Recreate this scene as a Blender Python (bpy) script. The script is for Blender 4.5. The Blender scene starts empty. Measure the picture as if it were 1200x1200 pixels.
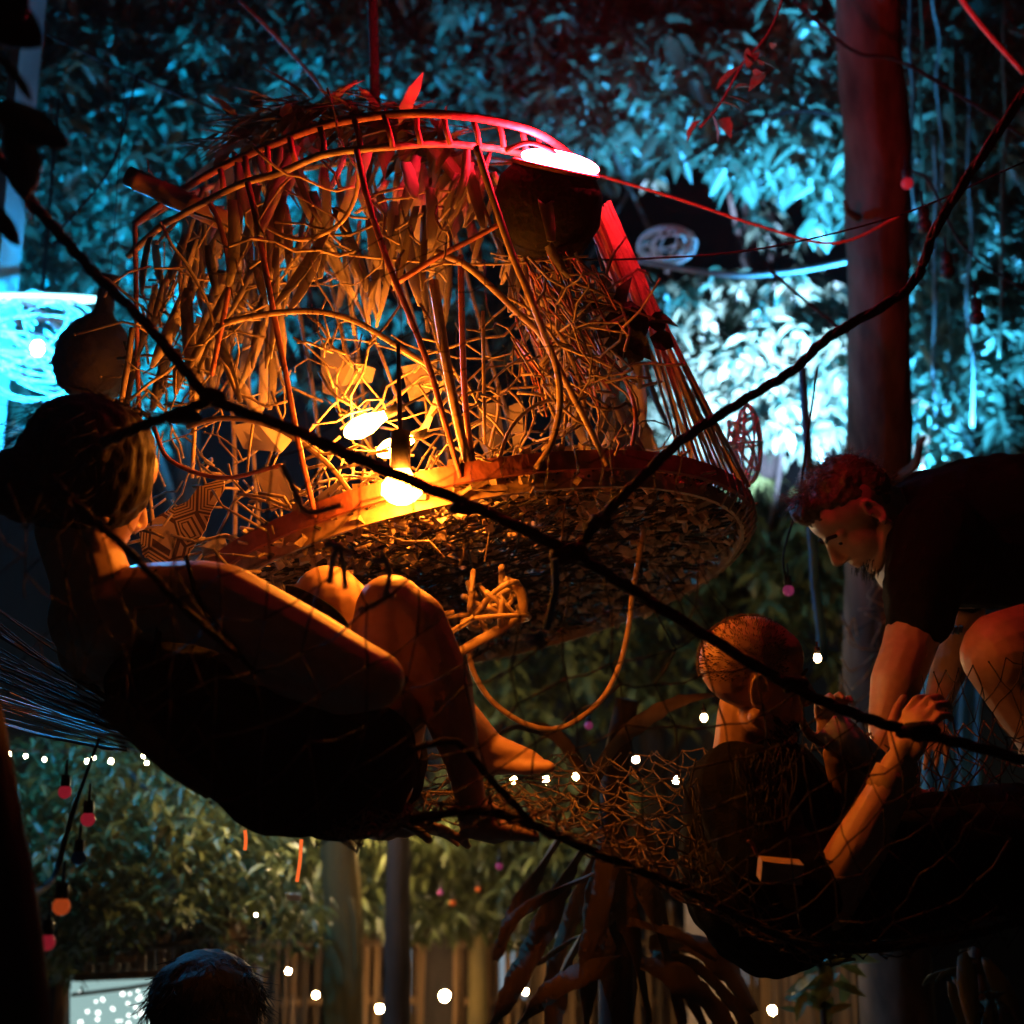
import bpy, math, random
from mathutils import Vector, Matrix, noise
V = Vector
rad = math.radians
SC = bpy.context.scene
COL = SC.collection

# ------------------------------------------------------------------ camera, night sky, moon, exposure
F = 1648.0                               # focal length in photo pixels (1200 px frame)
PITCH = rad(13.6)
CAM = V((0, 0, 1.95))
RIGHT = V((1, 0, 0))
FWD = V((0, math.cos(PITCH), math.sin(PITCH)))
UP = V((0, -math.sin(PITCH), math.cos(PITCH)))
cam_data = bpy.data.cameras.new('camera')
cam_data.sensor_width = 36.0
cam_data.lens = 36.0 * F / 1200.0
cam_data.clip_start = 0.05
cam_data.clip_end = 600.0
cam_data.dof.use_dof = True
cam_data.dof.focus_distance = 2.75
cam_data.dof.aperture_fstop = 2.3
cam_data.dof.aperture_blades = 7
cam = bpy.data.objects.new('camera', cam_data)
COL.objects.link(cam)
cam.location = CAM
cam.rotation_euler = (math.pi / 2 + PITCH, 0, 0)
SC.camera = cam

world = bpy.data.worlds.new('World')
SC.world = world
world.use_nodes = True
wn = world.node_tree.nodes
sky = wn.new('ShaderNodeTexSky')
sky.sky_type = 'NISHITA'
sky.sun_disc = False
sky.sun_elevation = rad(35)
sky.sun_rotation = rad(150)
wn['Background'].inputs['Strength'].default_value = 0.0005
world.node_tree.links.new(sky.outputs[0], wn['Background'].inputs['Color'])

moon_data = bpy.data.lights.new('moon', 'SUN')
moon_data.energy = 0.004
moon_data.angle = rad(0.5)
moon_data.color = (0.75, 0.85, 1.0)
moon = bpy.data.objects.new('moon', moon_data)
COL.objects.link(moon)
moon.rotation_euler = (rad(55), 0, rad(150))
moon.location = (0, -5, 12)

SC.view_settings.view_transform = 'Standard'
SC.view_settings.look = 'None'
SC.view_settings.exposure = 0.0
SC.view_settings.gamma = 1.0
SC.cycles.use_denoising = True
SC.cycles.use_adaptive_sampling = True
SC.cycles.adaptive_threshold = 0.025
SC.cycles.adaptive_min_samples = 32
SC.cycles.max_bounces = 4
SC.cycles.diffuse_bounces = 2
SC.cycles.glossy_bounces = 2
SC.cycles.transmission_bounces = 3
SC.cycles.transparent_max_bounces = 8
SC.cycles.caustics_reflective = False
SC.cycles.caustics_refractive = False
SC.cycles.sample_clamp_indirect = 2.0

# ------------------------------------------------------------------ helpers
PK = 1.0                                 # depth scale of the thing being built
def P(x, y, d):
    """photo pixel + depth along the lens axis (m) -> world point"""
    d = d * PK
    return CAM + RIGHT * ((x - 600) / F * d) + UP * ((600 - y) / F * d) + FWD * d

def T(pts, d0, d1=None):
    """polyline of pixels -> world points; depth constant, or running from d0 to d1, or given per point"""
    n = len(pts)
    out = []
    for i, p in enumerate(pts):
        d = p[2] if len(p) > 2 else d0 + ((d1 - d0) * i / max(1, n - 1) if d1 is not None else 0)
        out.append(P(p[0], p[1], d))
    return out

def cr(pts, k=5):
    """Catmull-Rom through points"""
    if len(pts) < 3:
        return list(pts)
    q = [pts[0] * 2 - pts[1]] + list(pts) + [pts[-1] * 2 - pts[-2]]
    out = []
    for i in range(1, len(q) - 2):
        a, b, c, d = q[i - 1], q[i], q[i + 1], q[i + 2]
        for j in range(k):
            t = j / k
            out.append(0.5 * ((2 * b) + (c - a) * t + (2 * a - 5 * b + 4 * c - d) * t * t + (3 * b - a - 3 * c + d) * t ** 3))
    out.append(pts[-1])
    return out

def frame_for(t, hint=None):
    t = t.normalized()
    h = hint or (V((0, 0, 1)) if abs(t.z) < 0.9 else V((1, 0, 0)))
    a = t.cross(h)
    if a.length < 1e-6:
        a = t.cross(V((0, 1, 0.1)))
    a.normalize()
    return t, a, a.cross(t).normalized()

class MB:
    def __init__(self):
        self.v = []
        self.f = []
    def tube(self, pts, r, n=5, cap=True, r2=None, flat=1.0, hint=None):
        m = len(pts)
        if m < 2:
            return self
        base = len(self.v)
        a = None
        for i, p in enumerate(pts):
            t = (pts[min(i + 1, m - 1)] - pts[max(i - 1, 0)])
            if t.length < 1e-9:
                t = V((0, 0, 1))
            t.normalize()
            if a is None:
                _, a, b = frame_for(t, hint)
            else:
                a = a - t * a.dot(t)
                if a.length < 1e-6:
                    _, a, _ = frame_for(t)
                a.normalize()
                b = a.cross(t).normalized()
            if callable(r):
                rr = r(i / (m - 1))
            elif r2 is None:
                rr = r
            else:
                rr = r + (r2 - r) * i / (m - 1)
            for k in range(n):
                an = 2 * math.pi * k / n
                self.v.append(p + a * (math.cos(an) * rr * flat) + b * (math.sin(an) * rr))
        for i in range(m - 1):
            for k in range(n):
                k2 = (k + 1) % n
                self.f.append((base + i * n + k, base + i * n + k2, base + (i + 1) * n + k2, base + (i + 1) * n + k))
        if cap:
            self.f.append(tuple(base + k for k in reversed(range(n))))
            self.f.append(tuple(base + (m - 1) * n + k for k in range(n)))
        return self
    def capsule(self, a, b, ra, rb, n=14, rings=5):
        t, x, y = frame_for(b - a if (b - a).length > 1e-6 else V((0, 0, 1)))
        base = len(self.v)
        prof = []
        for i in range(rings + 1):
            an = -math.pi / 2 + math.pi / 2 * i / rings
            prof.append((a + t * (math.sin(an) * ra), max(1e-5, math.cos(an) * ra)))
        for i in range(rings + 1):
            an = math.pi / 2 * i / rings
            prof.append((b + t * (math.sin(an) * rb), max(1e-5, math.cos(an) * rb)))
        for c, rr in prof:
            for k in range(n):
                an = 2 * math.pi * k / n
                self.v.append(c + x * (math.cos(an) * rr) + y * (math.sin(an) * rr))
        m = len(prof)
        for i in range(m - 1):
            for k in range(n):
                k2 = (k + 1) % n
                self.f.append((base + i * n + k, base + i * n + k2, base + (i + 1) * n + k2, base + (i + 1) * n + k))
        self.f.append(tuple(base + k for k in reversed(range(n))))
        self.f.append(tuple(base + (m - 1) * n + k for k in range(n)))
        return self
    def ell(self, c, ax, ay, az, n=16, m=10):
        """ellipsoid with axis vectors ax, ay, az (their lengths are the radii)"""
        base = len(self.v)
        for i in range(m + 1):
            th = math.pi * i / m
            s = max(1e-4, math.sin(th))
            for k in range(n):
                ph = 2 * math.pi * k / n
                self.v.append(c + ax * (s * math.cos(ph)) + ay * (s * math.sin(ph)) + az * math.cos(th))
        for i in range(m):
            for k in range(n):
                k2 = (k + 1) % n
                self.f.append((base + i * n + k, base + (i + 1) * n + k, base + (i + 1) * n + k2, base + i * n + k2))
        self.f.append(tuple(base + k for k in range(n)))
        self.f.append(tuple(base + m * n + k for k in reversed(range(n))))
        return self
    def sph(self, c, r, n=12, m=8):
        return self.ell(c, V((r, 0, 0)), V((0, r, 0)), V((0, 0, r)), n, m)
    def hexa(self, c8):
        b = len(self.v)
        self.v += list(c8)
        for q in ((3, 2, 1, 0), (4, 5, 6, 7), (0, 1, 5, 4), (1, 2, 6, 5), (2, 3, 7, 6), (3, 0, 4, 7)):
            self.f.append(tuple(b + i for i in q))
        return self
    def box(self, c, x, y, z):
        return self.hexa([c - x - y - z, c + x - y - z, c + x + y - z, c - x + y - z,
                          c - x - y + z, c + x - y + z, c + x + y + z, c - x + y + z])
    def chip(self, c, s, rng):
        q = [V((rng.uniform(.5, 1) * sx, rng.uniform(.5, 1) * sy, rng.uniform(.4, .9) * sz)) for sx, sy, sz in
             ((-1, -1, -1), (1, -1, -1), (1, 1, -1), (-1, 1, -1), (-1, -1, 1), (1, -1, 1), (1, 1, 1), (-1, 1, 1))]
        R = Matrix.Rotation(rng.uniform(0, 6.3), 3, V((rng.uniform(-1, 1), rng.uniform(-1, 1), rng.uniform(-1, 1) + .01)).normalized())
        e = (rng.uniform(.8, 2.0), 1, rng.uniform(.5, 1))
        return self.hexa([c + R @ V((p.x * s * e[0], p.y * s * e[1], p.z * s * e[2])) for p in q])
    def leaf(self, b, dr, nr, L, W, fold=.18, droop=.15):
        t = dr.normalized()
        s = t.cross(nr)
        if s.length < 1e-5:
            s = t.cross(V((.3, .9, .2)))
        s.normalize()
        n = s.cross(t)
        q = len(self.v)
        def pt(u, w, h):
            return b + t * (u * L) + s * (w * W) + n * (h * W - droop * u * u * L)
        self.v += [pt(0, 0, 0), pt(.3, -.42, fold), pt(.3, 0, 0), pt(.3, .42, fold),
                   pt(.65, -.4, fold), pt(.65, 0, 0), pt(.65, .4, fold), pt(1, 0, 0)]
        self.f += [(q, q + 2, q + 1), (q, q + 3, q + 2), (q + 1, q + 2, q + 5, q + 4),
                   (q + 2, q + 3, q + 6, q + 5), (q + 4, q + 5, q + 7), (q + 5, q + 6, q + 7)]
        return self
    def ribbon(self, pts, widths, side, thick=.002, curl=0.0):
        """closed strip: centre line, half width per point, side vector(s)"""
        m = len(pts)
        b = len(self.v)
        for i, p in enumerate(pts):
            s = side[i] if isinstance(side, list) else side
            t = (pts[min(i + 1, m - 1)] - pts[max(i - 1, 0)]).normalized()
            n = t.cross(s).normalized()
            w = widths[i]
            for dx, h in ((-1, curl), (0, 0), (1, curl)):
                self.v.append(p + s * (dx * w) + n * (h * w + thick / 2))
            for dx, h in ((1, curl), (0, 0), (-1, curl)):
                self.v.append(p + s * (dx * w) + n * (h * w - thick / 2))
        for i in range(m - 1):
            for k in range(6):
                k2 = (k + 1) % 6
                self.f.append((b + i * 6 + k, b + i * 6 + k2, b + (i + 1) * 6 + k2, b + (i + 1) * 6 + k))
        self.f.append(tuple(b + k for k in reversed(range(6))))
        self.f.append(tuple(b + (m - 1) * 6 + k for k in range(6)))
        return self
    def prism(self, pts, off):
        """closed outline (world points) extruded by off"""
        b = len(self.v)
        n = len(pts)
        self.v += list(pts) + [p + off for p in pts]
        self.f.append(tuple(b + i for i in range(n)))
        self.f.append(tuple(b + n + i for i in reversed(range(n))))
        for i in range(n):
            j = (i + 1) % n
            self.f.append((b + i, b + n + i, b + n + j, b + j))
        return self
    def lathe(self, c, ax, prof, n=20):
        """profile of (distance along ax, radius)"""
        t, x, y = frame_for(ax)
        return self.tube([c + t * h for h, _ in prof], (lambda u, pr=prof: pr[min(len(pr) - 1, int(round(u * (len(pr) - 1))))][1]), n)

ORG = {}
def _origin(o):
    return ORG[o.name]

def props(o, label=None, cat=None, group=None, kind=None):
    if label: o['label'] = label
    if cat: o['category'] = cat
    if group: o['group'] = group
    if kind: o['kind'] = kind
    return o

def build(mb, name, mat, parent=None, org=None, smooth=True, **kw):
    if parent is not None:
        og = _origin(parent)
    elif org is not None:
        og = org
    else:
        xs = mb.v
        og = V((sum(p.x for p in xs) / len(xs), sum(p.y for p in xs) / len(xs), min(p.z for p in xs)))
    me = bpy.data.meshes.new(name)
    me.from_pydata([p - og for p in mb.v], [], mb.f)
    if smooth:
        me.polygons.foreach_set('use_smooth', [True] * len(me.polygons))
    me.update()
    me.materials.append(mat)
    o = bpy.data.objects.new(name, me)
    COL.objects.link(o)
    if parent is not None:
        o.parent = parent
    else:
        o.location = og
    ORG[o.name] = og
    return props(o, **kw)

def empty(name, loc, label, cat, group=None):
    o = bpy.data.objects.new(name, None)
    o.empty_display_size = 0.05
    COL.objects.link(o)
    o.location = loc
    ORG[o.name] = V(loc)
    return props(o, label, cat, group)

def inst(me, name, parent, M):
    """a piece sharing mesh data; M is its world matrix, parent unrotated"""
    o = bpy.data.objects.new(name, me)
    COL.objects.link(o)
    o.parent = parent
    o.matrix_local = Matrix.Translation(-_origin(parent)) @ M
    return o

def remesh(mb, voxel, name, mat, parent, smooth_it=4, wrinkle=0.0, wscale=.08):
    og = _origin(parent)
    me = bpy.data.meshes.new('tmp')
    me.from_pydata([p - og for p in mb.v], [], mb.f)
    me.update()
    o = bpy.data.objects.new('tmp', me)
    COL.objects.link(o)
    m = o.modifiers.new('r', 'REMESH')
    m.mode = 'VOXEL'
    m.voxel_size = voxel
    s = o.modifiers.new('s', 'SMOOTH')
    s.factor = .5
    s.iterations = smooth_it
    dg = bpy.context.evaluated_depsgraph_get()
    new = bpy.data.meshes.new_from_object(o.evaluated_get(dg))
    bpy.data.objects.remove(o)
    if wrinkle:
        nv = [v.normal.copy() for v in new.vertices]
        for v, n in zip(new.vertices, nv):
            q = v.co / wscale
            v.co += n * (wrinkle * (noise.noise(V((q.x, q.y * 1.6, q.z * .6))) + .5 * noise.noise(q * 2.3)))
    new.polygons.foreach_set('use_smooth', [True] * len(new.polygons))
    new.materials.clear()
    new.materials.append(mat)
    ob = bpy.data.objects.new(name, new)
    COL.objects.link(ob)
    ob.parent = parent
    ORG[ob.name] = og
    return ob

# ------------------------------------------------------------------ materials
def mat(name, c1, c2=None, scale=20, rough=.7, bump=0.0, stretch=(1, 1, 1), metal=0.0, spec=.3, trans=0.0, rnd=0.0, coord='Object', orand=0.0):
    m = bpy.data.materials.new(name)
    m.use_nodes = True
    nt = m.node_tree
    N, L = nt.nodes, nt.links
    b = N['Principled BSDF']
    b.inputs['Roughness'].default_value = rough
    b.inputs['Metallic'].default_value = metal
    b.inputs['Specular IOR Level'].default_value = spec
    c2 = c2 or tuple(x * .55 for x in c1)
    tc = N.new('ShaderNodeTexCoord')
    mp = N.new('ShaderNodeMapping')
    mp.inputs['Scale'].default_value = stretch
    L.new(tc.outputs[coord], mp.inputs['Vector'])
    nz = N.new('ShaderNodeTexNoise')
    nz.inputs['Scale'].default_value = scale
    nz.inputs['Detail'].default_value = 4
    L.new(mp.outputs[0], nz.inputs['Vector'])
    rp = N.new('ShaderNodeValToRGB')
    rp.color_ramp.elements[0].position = .32
    rp.color_ramp.elements[0].color = (*c2, 1)
    rp.color_ramp.elements[1].position = .68
    rp.color_ramp.elements[1].color = (*c1, 1)
    L.new(nz.outputs['Fac'], rp.inputs[0])
    col = rp.outputs[0]
    if rnd:
        gi = N.new('ShaderNodeNewGeometry')
        hs = N.new('ShaderNodeHueSaturation')
        mr = N.new('ShaderNodeMapRange')
        mr.inputs['To Min'].default_value = 1 - rnd
        mr.inputs['To Max'].default_value = 1 + rnd
        L.new(gi.outputs['Random Per Island'], mr.inputs['Value'])
        L.new(mr.outputs[0], hs.inputs['Value'])
        L.new(col, hs.inputs['Color'])
        col = hs.outputs[0]
    if orand:
        oi = N.new('ShaderNodeObjectInfo')
        hs = N.new('ShaderNodeHueSaturation')
        mr = N.new('ShaderNodeMapRange')
        mr.inputs['To Min'].default_value = 1 - orand
        mr.inputs['To Max'].default_value = 1 + orand * .6
        L.new(oi.outputs['Random'], mr.inputs['Value'])
        L.new(mr.outputs[0], hs.inputs['Value'])
        L.new(col, hs.inputs['Color'])
        col = hs.outputs[0]
    L.new(col, b.inputs['Base Color'])
    if bump:
        bp = N.new('ShaderNodeBump')
        bp.inputs['Strength'].default_value = bump
        bp.inputs['Distance'].default_value = .01
        L.new(nz.outputs['Fac'], bp.inputs['Height'])
        L.new(bp.outputs[0], b.inputs['Normal'])
    if trans:
        tr = N.new('ShaderNodeBsdfTranslucent')
        L.new(col, tr.inputs['Color'])
        mx = N.new('ShaderNodeMixShader')
        mx.inputs[0].default_value = trans
        L.new(b.outputs[0], mx.inputs[1])
        L.new(tr.outputs[0], mx.inputs[2])
        L.new(mx.outputs[0], N['Material Output'].inputs['Surface'])
    return m

def glow(name, col, strength, var=0.0, scale=30):
    m = bpy.data.materials.new(name)
    m.use_nodes = True
    nt = m.node_tree
    N, L = nt.nodes, nt.links
    for n in list(N):
        if n.type != 'OUTPUT_MATERIAL':
            N.remove(n)
    e = N.new('ShaderNodeEmission')
    e.inputs['Color'].default_value = (*col, 1)
    e.inputs['Strength'].default_value = strength
    if var:
        tc = N.new('ShaderNodeTexCoord')
        nz = N.new('ShaderNodeTexNoise')
        nz.inputs['Scale'].default_value = scale
        L.new(tc.outputs['Object'], nz.inputs['Vector'])
        mr = N.new('ShaderNodeMapRange')
        mr.inputs['To Min'].default_value = strength * (1 - var)
        mr.inputs['To Max'].default_value = strength * (1 + var)
        L.new(nz.outputs['Fac'], mr.inputs['Value'])
        L.new(mr.outputs[0], e.inputs['Strength'])
    L.new(e.outputs[0], [n for n in N if n.type == 'OUTPUT_MATERIAL'][0].inputs['Surface'])
    return m

M = {}
M['ground'] = mat('leaf_litter_soil', (.10, .075, .05), (.045, .035, .025), 6, .95, .6)
M['leaf_a'] = mat('broad_leaf', (.10, .125, .085), (.06, .085, .055), 9, .42, 0, trans=.3, rnd=.45, spec=.5)
M['leaf_b'] = mat('vine_leaf', (.12, .13, .04), (.07, .09, .03), 9, .45, 0, trans=.3, rnd=.5, spec=.5)
M['leaf_dark'] = mat('dark_big_leaf', (.035, .05, .03), (.02, .03, .02), 9, .5, 0, spec=.4)
M['leaf_dry'] = mat('dry_leaf', (.20, .12, .07), (.09, .05, .03), 14, .75, .4, (1, 1, .25), trans=.15, rnd=.4)
M['husk'] = mat('bamboo_husk', (.50, .40, .33), (.26, .20, .17), 14, .75, .3, (1, 1, .2), trans=.25, orand=.55)
M['bark'] = mat('bark', (.13, .09, .07), (.035, .025, .02), 13, .95, 1.0, (1, 1, .3))
M['bark_moss'] = mat('mossy_bark', (.15, .10, .032), (.07, .05, .02), 10, .9, .8, (1, 1, .3))
M['bark_dark'] = mat('dark_bark', (.055, .037, .03), (.028, .02, .018), 14, .9, .8, (1, 1, .3))
M['bamboo'] = mat('bamboo_pole', (.30, .16, .07), (.16, .085, .035), 22, .6, .3, (1, 1, .12), orand=.7)
M['rattan'] = mat('rattan', (.50, .34, .20), (.30, .19, .11), 40, .55, .3, (1, 1, 1), rnd=.25)
M['rattan_red'] = mat('red_stained_rattan', (.42, .12, .09), (.26, .08, .06), 40, .55, .3, rnd=.25)  # red lamp light on the rattan is put into its colour
M['chips'] = mat('bark_chips', (.68, .50, .33), (.36, .24, .15), 60, .8, .3, rnd=.6)
M['twig'] = mat('twig', (.40, .28, .18), (.20, .14, .09), 60, .8, .2, rnd=.4)
M['rope_black'] = mat('black_rope', (.016, .015, .017), (.008, .008, .009), 150, .85, .6)
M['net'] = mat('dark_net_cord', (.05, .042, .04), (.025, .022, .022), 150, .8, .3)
M['net_lit'] = mat('brown_net_cord', (.22, .15, .10), (.10, .07, .05), 120, .8, .3, rnd=.4)  # paler copy of the net cord, bulb light put into its colour
M['cord_pale'] = mat('frayed_cord', (.50, .47, .45), (.34, .30, .30), 150, .9, .3)
M['cord_blue'] = mat('blue_cord', (.10, .24, .36), (.05, .13, .22), 90, .85, .4)
M['skin'] = mat('skin', (.50, .29, .20), (.43, .24, .16), 55, .5, .05, spec=.4)
M['skin_b'] = mat('skin_tanned', (.44, .25, .16), (.37, .20, .13), 55, .5, .05, spec=.4)
M['lip'] = mat('lip', (.40, .15, .12), (.34, .12, .10), 80, .4)
M['cloth'] = mat('black_cotton', (.006, .006, .0065), (.004, .004, .004), 220, .95, .3, spec=.08)
M['cloth_dress'] = mat('black_jersey', (.007, .008, .010), (.005, .005, .006), 220, .95, .3, spec=.08)
M['hair_dark'] = mat('dark_hair', (.028, .02, .016), (.014, .010, .009), 120, .7, .3, (1, 1, .2), spec=.15)
M['hair_fair'] = mat('brown_hair', (.13, .08, .055), (.06, .035, .025), 120, .6, .3, spec=.2)
M['soot'] = mat('soot_black', (.010, .007, .006), (.005, .004, .004), 60, .8, .5, spec=.1)
M['black'] = mat('blackened_wicker', (.035, .022, .018), (.015, .01, .01), 60, .7, .5)
M['metal'] = mat('brushed_metal', (.35, .33, .3), (.22, .2, .18), 60, .4, .1, metal=.8)
M['plastic_dark'] = mat('dark_socket', (.03, .025, .025), (.018, .015, .015), 60, .5)
M['white_wire'] = mat('white_wire', (.75, .78, .8), (.6, .62, .64), 60, .5)
M['cup'] = mat('white_cup', (.80, .80, .78), (.72, .72, .70), 40, .4)
M['wood'] = mat('pale_wood', (.50, .34, .22), (.36, .23, .14), 18, .6, .3, (1, 6, 1))
M['tarp'] = mat('blue_tarp', (.04, .20, .36), (.02, .12, .24), 7, .6, .3)  # cloth coloured by the blue light that falls on it
M['post'] = mat('weathered_post', (.24, .25, .25), (.13, .14, .15), 9, .8, .4, (1, 1, .15))
M['bulb_red'] = mat('red_bulb', (.60, .05, .06), (.5, .04, .05), 40, .25, 0, spec=.6, trans=.3)
M['bulb_orange'] = mat('orange_bulb', (.70, .20, .05), (.6, .16, .04), 40, .25, 0, spec=.6, trans=.3)
M['bulb_pink'] = mat('pink_bulb', (.60, .12, .32), (.5, .1, .26), 40, .25, 0, spec=.6, trans=.3)
M['bulb_blue'] = mat('blue_bulb', (.05, .22, .5), (.04, .18, .4), 40, .25, 0, spec=.6, trans=.3)
for k_, c_, e_ in (('bulb_red', (1.0, .05, .10), .2), ('bulb_orange', (1.0, .16, .03), .28), ('bulb_pink', (1.0, .14, .45), .13)):
    b_ = M[k_].node_tree.nodes['Principled BSDF']                 # faint glow added to the coloured festoon bulbs
    b_.inputs['Emission Color'].default_value = (*c_, 1)
    b_.inputs['Emission Strength'].default_value = e_
M['ink'] = mat('tattoo_ink', (.02, .02, .025), (.015, .015, .02), 80, .6)
M['g_warm'] = glow('warm_filament', (1.0, .27, .022), 560)
M['g_warm_hot'] = glow('warm_bulb_hot', (1.0, .25, .016), 270)
M['g_red'] = glow('red_led', (1.0, .016, .040), 850)
M['g_cyan'] = glow('cyan_bulb', (.01, .43, 1.0), 11000)
M['g_cyan_wire'] = glow('cyan_tube', (.30, .85, 1.0), 5)
M['g_cool'] = glow('cool_panel', (.50, .80, 1.0), 1.3, .15, 6)
M['g_fairy'] = glow('fairy_bulb', (1.0, .68, .32), 600)
M['g_fairy_small'] = glow('fairy_bulb_small', (1.0, .70, .38), 260)
M['g_fairy_near'] = glow('fairy_bulb_near', (1.0, .62, .28), 50)
M['g_screen'] = glow('lit_screen', (.42, .66, .64), .75, .1, 3)
M['g_spark'] = glow('sparkle', (.95, 1.0, .95), 3)
M['g_window'] = glow('lit_gap', (.55, .72, .85), .45)
M['g_coral'] = glow('coral_glow_stick', (1.0, .16, .03), .9)

# pattern panel: concentric hexagon-like grooves
def pattern_mat():
    m = mat('carved_panel', (.60, .40, .18), (.52, .33, .14), 30, .6, .2)
    N, L = m.node_tree.nodes, m.node_tree.links
    b = N['Principled BSDF']
    tc = N.new('ShaderNodeTexCoord')
    vo = N.new('ShaderNodeTexVoronoi')
    vo.feature = 'DISTANCE_TO_EDGE'
    vo.inputs['Scale'].default_value = 17
    vo.inputs['Randomness'].default_value = .8
    L.new(tc.outputs['Object'], vo.inputs['Vector'])
    mu = N.new('ShaderNodeMath'); mu.operation = 'MULTIPLY'; mu.inputs[1].default_value = 11
    fr = N.new('ShaderNodeMath'); fr.operation = 'FRACT'
    gt = N.new('ShaderNodeMath'); gt.operation = 'GREATER_THAN'; gt.inputs[1].default_value = .42
    L.new(vo.outputs['Distance'], mu.inputs[0]); L.new(mu.outputs[0], fr.inputs[0]); L.new(fr.outputs[0], gt.inputs[0])
    mx = N.new('ShaderNodeMix'); mx.data_type = 'RGBA'
    mx.inputs[6].default_value = (.10, .05, .02, 1); mx.inputs[7].default_value = (.62, .42, .18, 1)
    L.new(gt.outputs[0], mx.inputs[0])
    L.new(mx.outputs[2], b.inputs['Base Color'])
    return m
M['pattern'] = pattern_mat()

# ------------------------------------------------------------------ ground
g = MB()
n = 40
for i in range(n + 1):
    for j in range(n + 1):
        x, y = -60 + 120 * i / n, -30 + 150 * j / n
        g.v.append(V((x, y, .08 * noise.noise(V((x * .3, y * .3, 0))))))
for i in range(n):
    for j in range(n):
        a = i * (n + 1) + j
        g.f.append((a, a + n + 1, a + n + 2, a + 1))
build(g, 'ground', M['ground'], org=V((0, 0, 0)), kind='structure')

# ------------------------------------------------------------------ trees
leaf_meshes = []
for k in range(3):
    lm = MB().leaf(V((0, 0, 0)), V((1, 0, 0)), V((0, 0, 1)), 1.0, .36 + .05 * k, .16 + .05 * k, .1 + .1 * k)
    me = bpy.data.meshes.new('leaf')
    me.from_pydata(lm.v, [], lm.f)
    me.polygons.foreach_set('use_smooth', [True] * len(me.polygons))
    leaf_meshes.append(me)

def cluster(rng, c, L, emit, nleaf=(5, 9), droop=.8, spread=1.0):
    k = rng.randint(*nleaf)
    a0 = rng.uniform(0, 6.28)
    for i in range(k):
        a = a0 + i * 6.28 / k + rng.uniform(-.4, .4)
        dr = V((math.cos(a) * spread, math.sin(a) * spread, -droop * rng.uniform(.3, 1.7) + .2))
        nr = V((rng.uniform(-.5, .5), rng.uniform(-.5, .5), 1))
        l = L * rng.uniform(.6, 1.15)
        emit(c + V((rng.uniform(-.03, .03), rng.uniform(-.03, .03), rng.uniform(-.04, .04))), dr.normalized(), nr, l)

def leaf_matrix(b, dr, nr, L):
    t = dr.normalized()
    s = t.cross(nr).normalized()
    nn = s.cross(t)
    R = Matrix((t, -s, nn)).transposed().to_4x4()
    return Matrix.Translation(b) @ R @ Matrix.Scale(L, 4)

def tree(name, label, trunk_px, blobs, n, L, seed, leafmat, bark, r0, r1, mask=None, singles=0, group='trees round the garden', droop=.8, top=None, nleaf=(5, 9), W=.34):
    """trunk_px: list of (x, y, d) upward from the ground; blobs: (cx, cy, rx, ry, d0, d1, weight) ellipses the crown fills"""
    rng = random.Random(seed)
    pts = [P(*p) for p in trunk_px]
    foot = V((pts[0].x, pts[0].y, 0))
    line = cr([foot] + pts, 5)
    t = empty(name, foot, label, 'tree', group)
    tb = MB().tube(line, r0, 14, r2=r1)
    for i, p in enumerate(tb.v):
        h = noise.noise(V((p.x * 5, p.y * 5, p.z * 1.5))) * r0 * .22
        c = V((line[min(i // 14, len(line) - 1)]))
        tb.v[i] = p + (p - c).normalized() * h if (p - c).length > 1e-6 else p
    build(tb, 'trunk', bark, t)
    cm, lims = MB(), []
    clusters = []
    tw = sum(b[6] for b in blobs)
    for _ in range(n):
        q = rng.uniform(0, tw)
        for b in blobs:
            q -= b[6]
            if q <= 0:
                break
        for _try in range(6):
            a, rr = rng.uniform(0, 6.28), math.sqrt(rng.random())
            x, y = b[0] + math.cos(a) * rr * b[2], b[1] + math.sin(a) * rr * b[3]
            if mask is None or mask(x, y, rng):
                clusters.append((x, y, rng.uniform(b[4], b[5])))
                break
    clusters.sort(key=lambda c: c[2])
    cnt = [0]
    def emit(b, dr, nr, l):
        if cnt[0] < singles:
            inst(rng.choice(leaf_meshes_for[leafmat.name]), 'leaf', t, leaf_matrix(b, dr, nr, l))
        else:
            cm.leaf(b, dr, nr, l, l * W * rng.uniform(.8, 1.2), .18, rng.uniform(.05, .3))
        cnt[0] += 1
    for c in clusters:
        cluster(rng, P(*c), L, emit, nleaf, droop)
    if cm.v:
        build(cm, 'crown', leafmat, t, kind='stuff')
    # limbs: from the trunk to sampled cluster points
    for k in range(min(7, len(clusters))):
        c = clusters[rng.randrange(len(clusters))]
        e = P(*c)
        s = line[int(len(line) * rng.uniform(.55, .95)) - 1]
        mid = (s + e) / 2 + V((rng.uniform(-.15, .15), rng.uniform(-.1, .1), rng.uniform(0, .25)))
        build(MB().tube(cr([s, mid, e], 6), r1 * .6, 6, r2=.006), 'limb', bark, t)
    return t

leaf_meshes_for = {}
for key in ('leaf_a', 'leaf_b'):
    ms = []
    for me in leaf_meshes:
        c = me.copy()
        c.name = 'leaf'
        c.materials.append(M[key])
        ms.append(c)
    leaf_meshes_for[M[key].name] = ms

def gap(x, y, rng):
    # dark hollows between the lit crowns
    for cx, cy, rx, ry, keep in ((850, 255, 150, 55, .10), (760, 215, 90, 60, .35), (560, 60, 120, 60, .5), (950, 150, 70, 60, .5)):
        if ((x - cx) / rx) ** 2 + ((y - cy) / ry) ** 2 < 1:
            return rng.random() < keep
    return True

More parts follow.
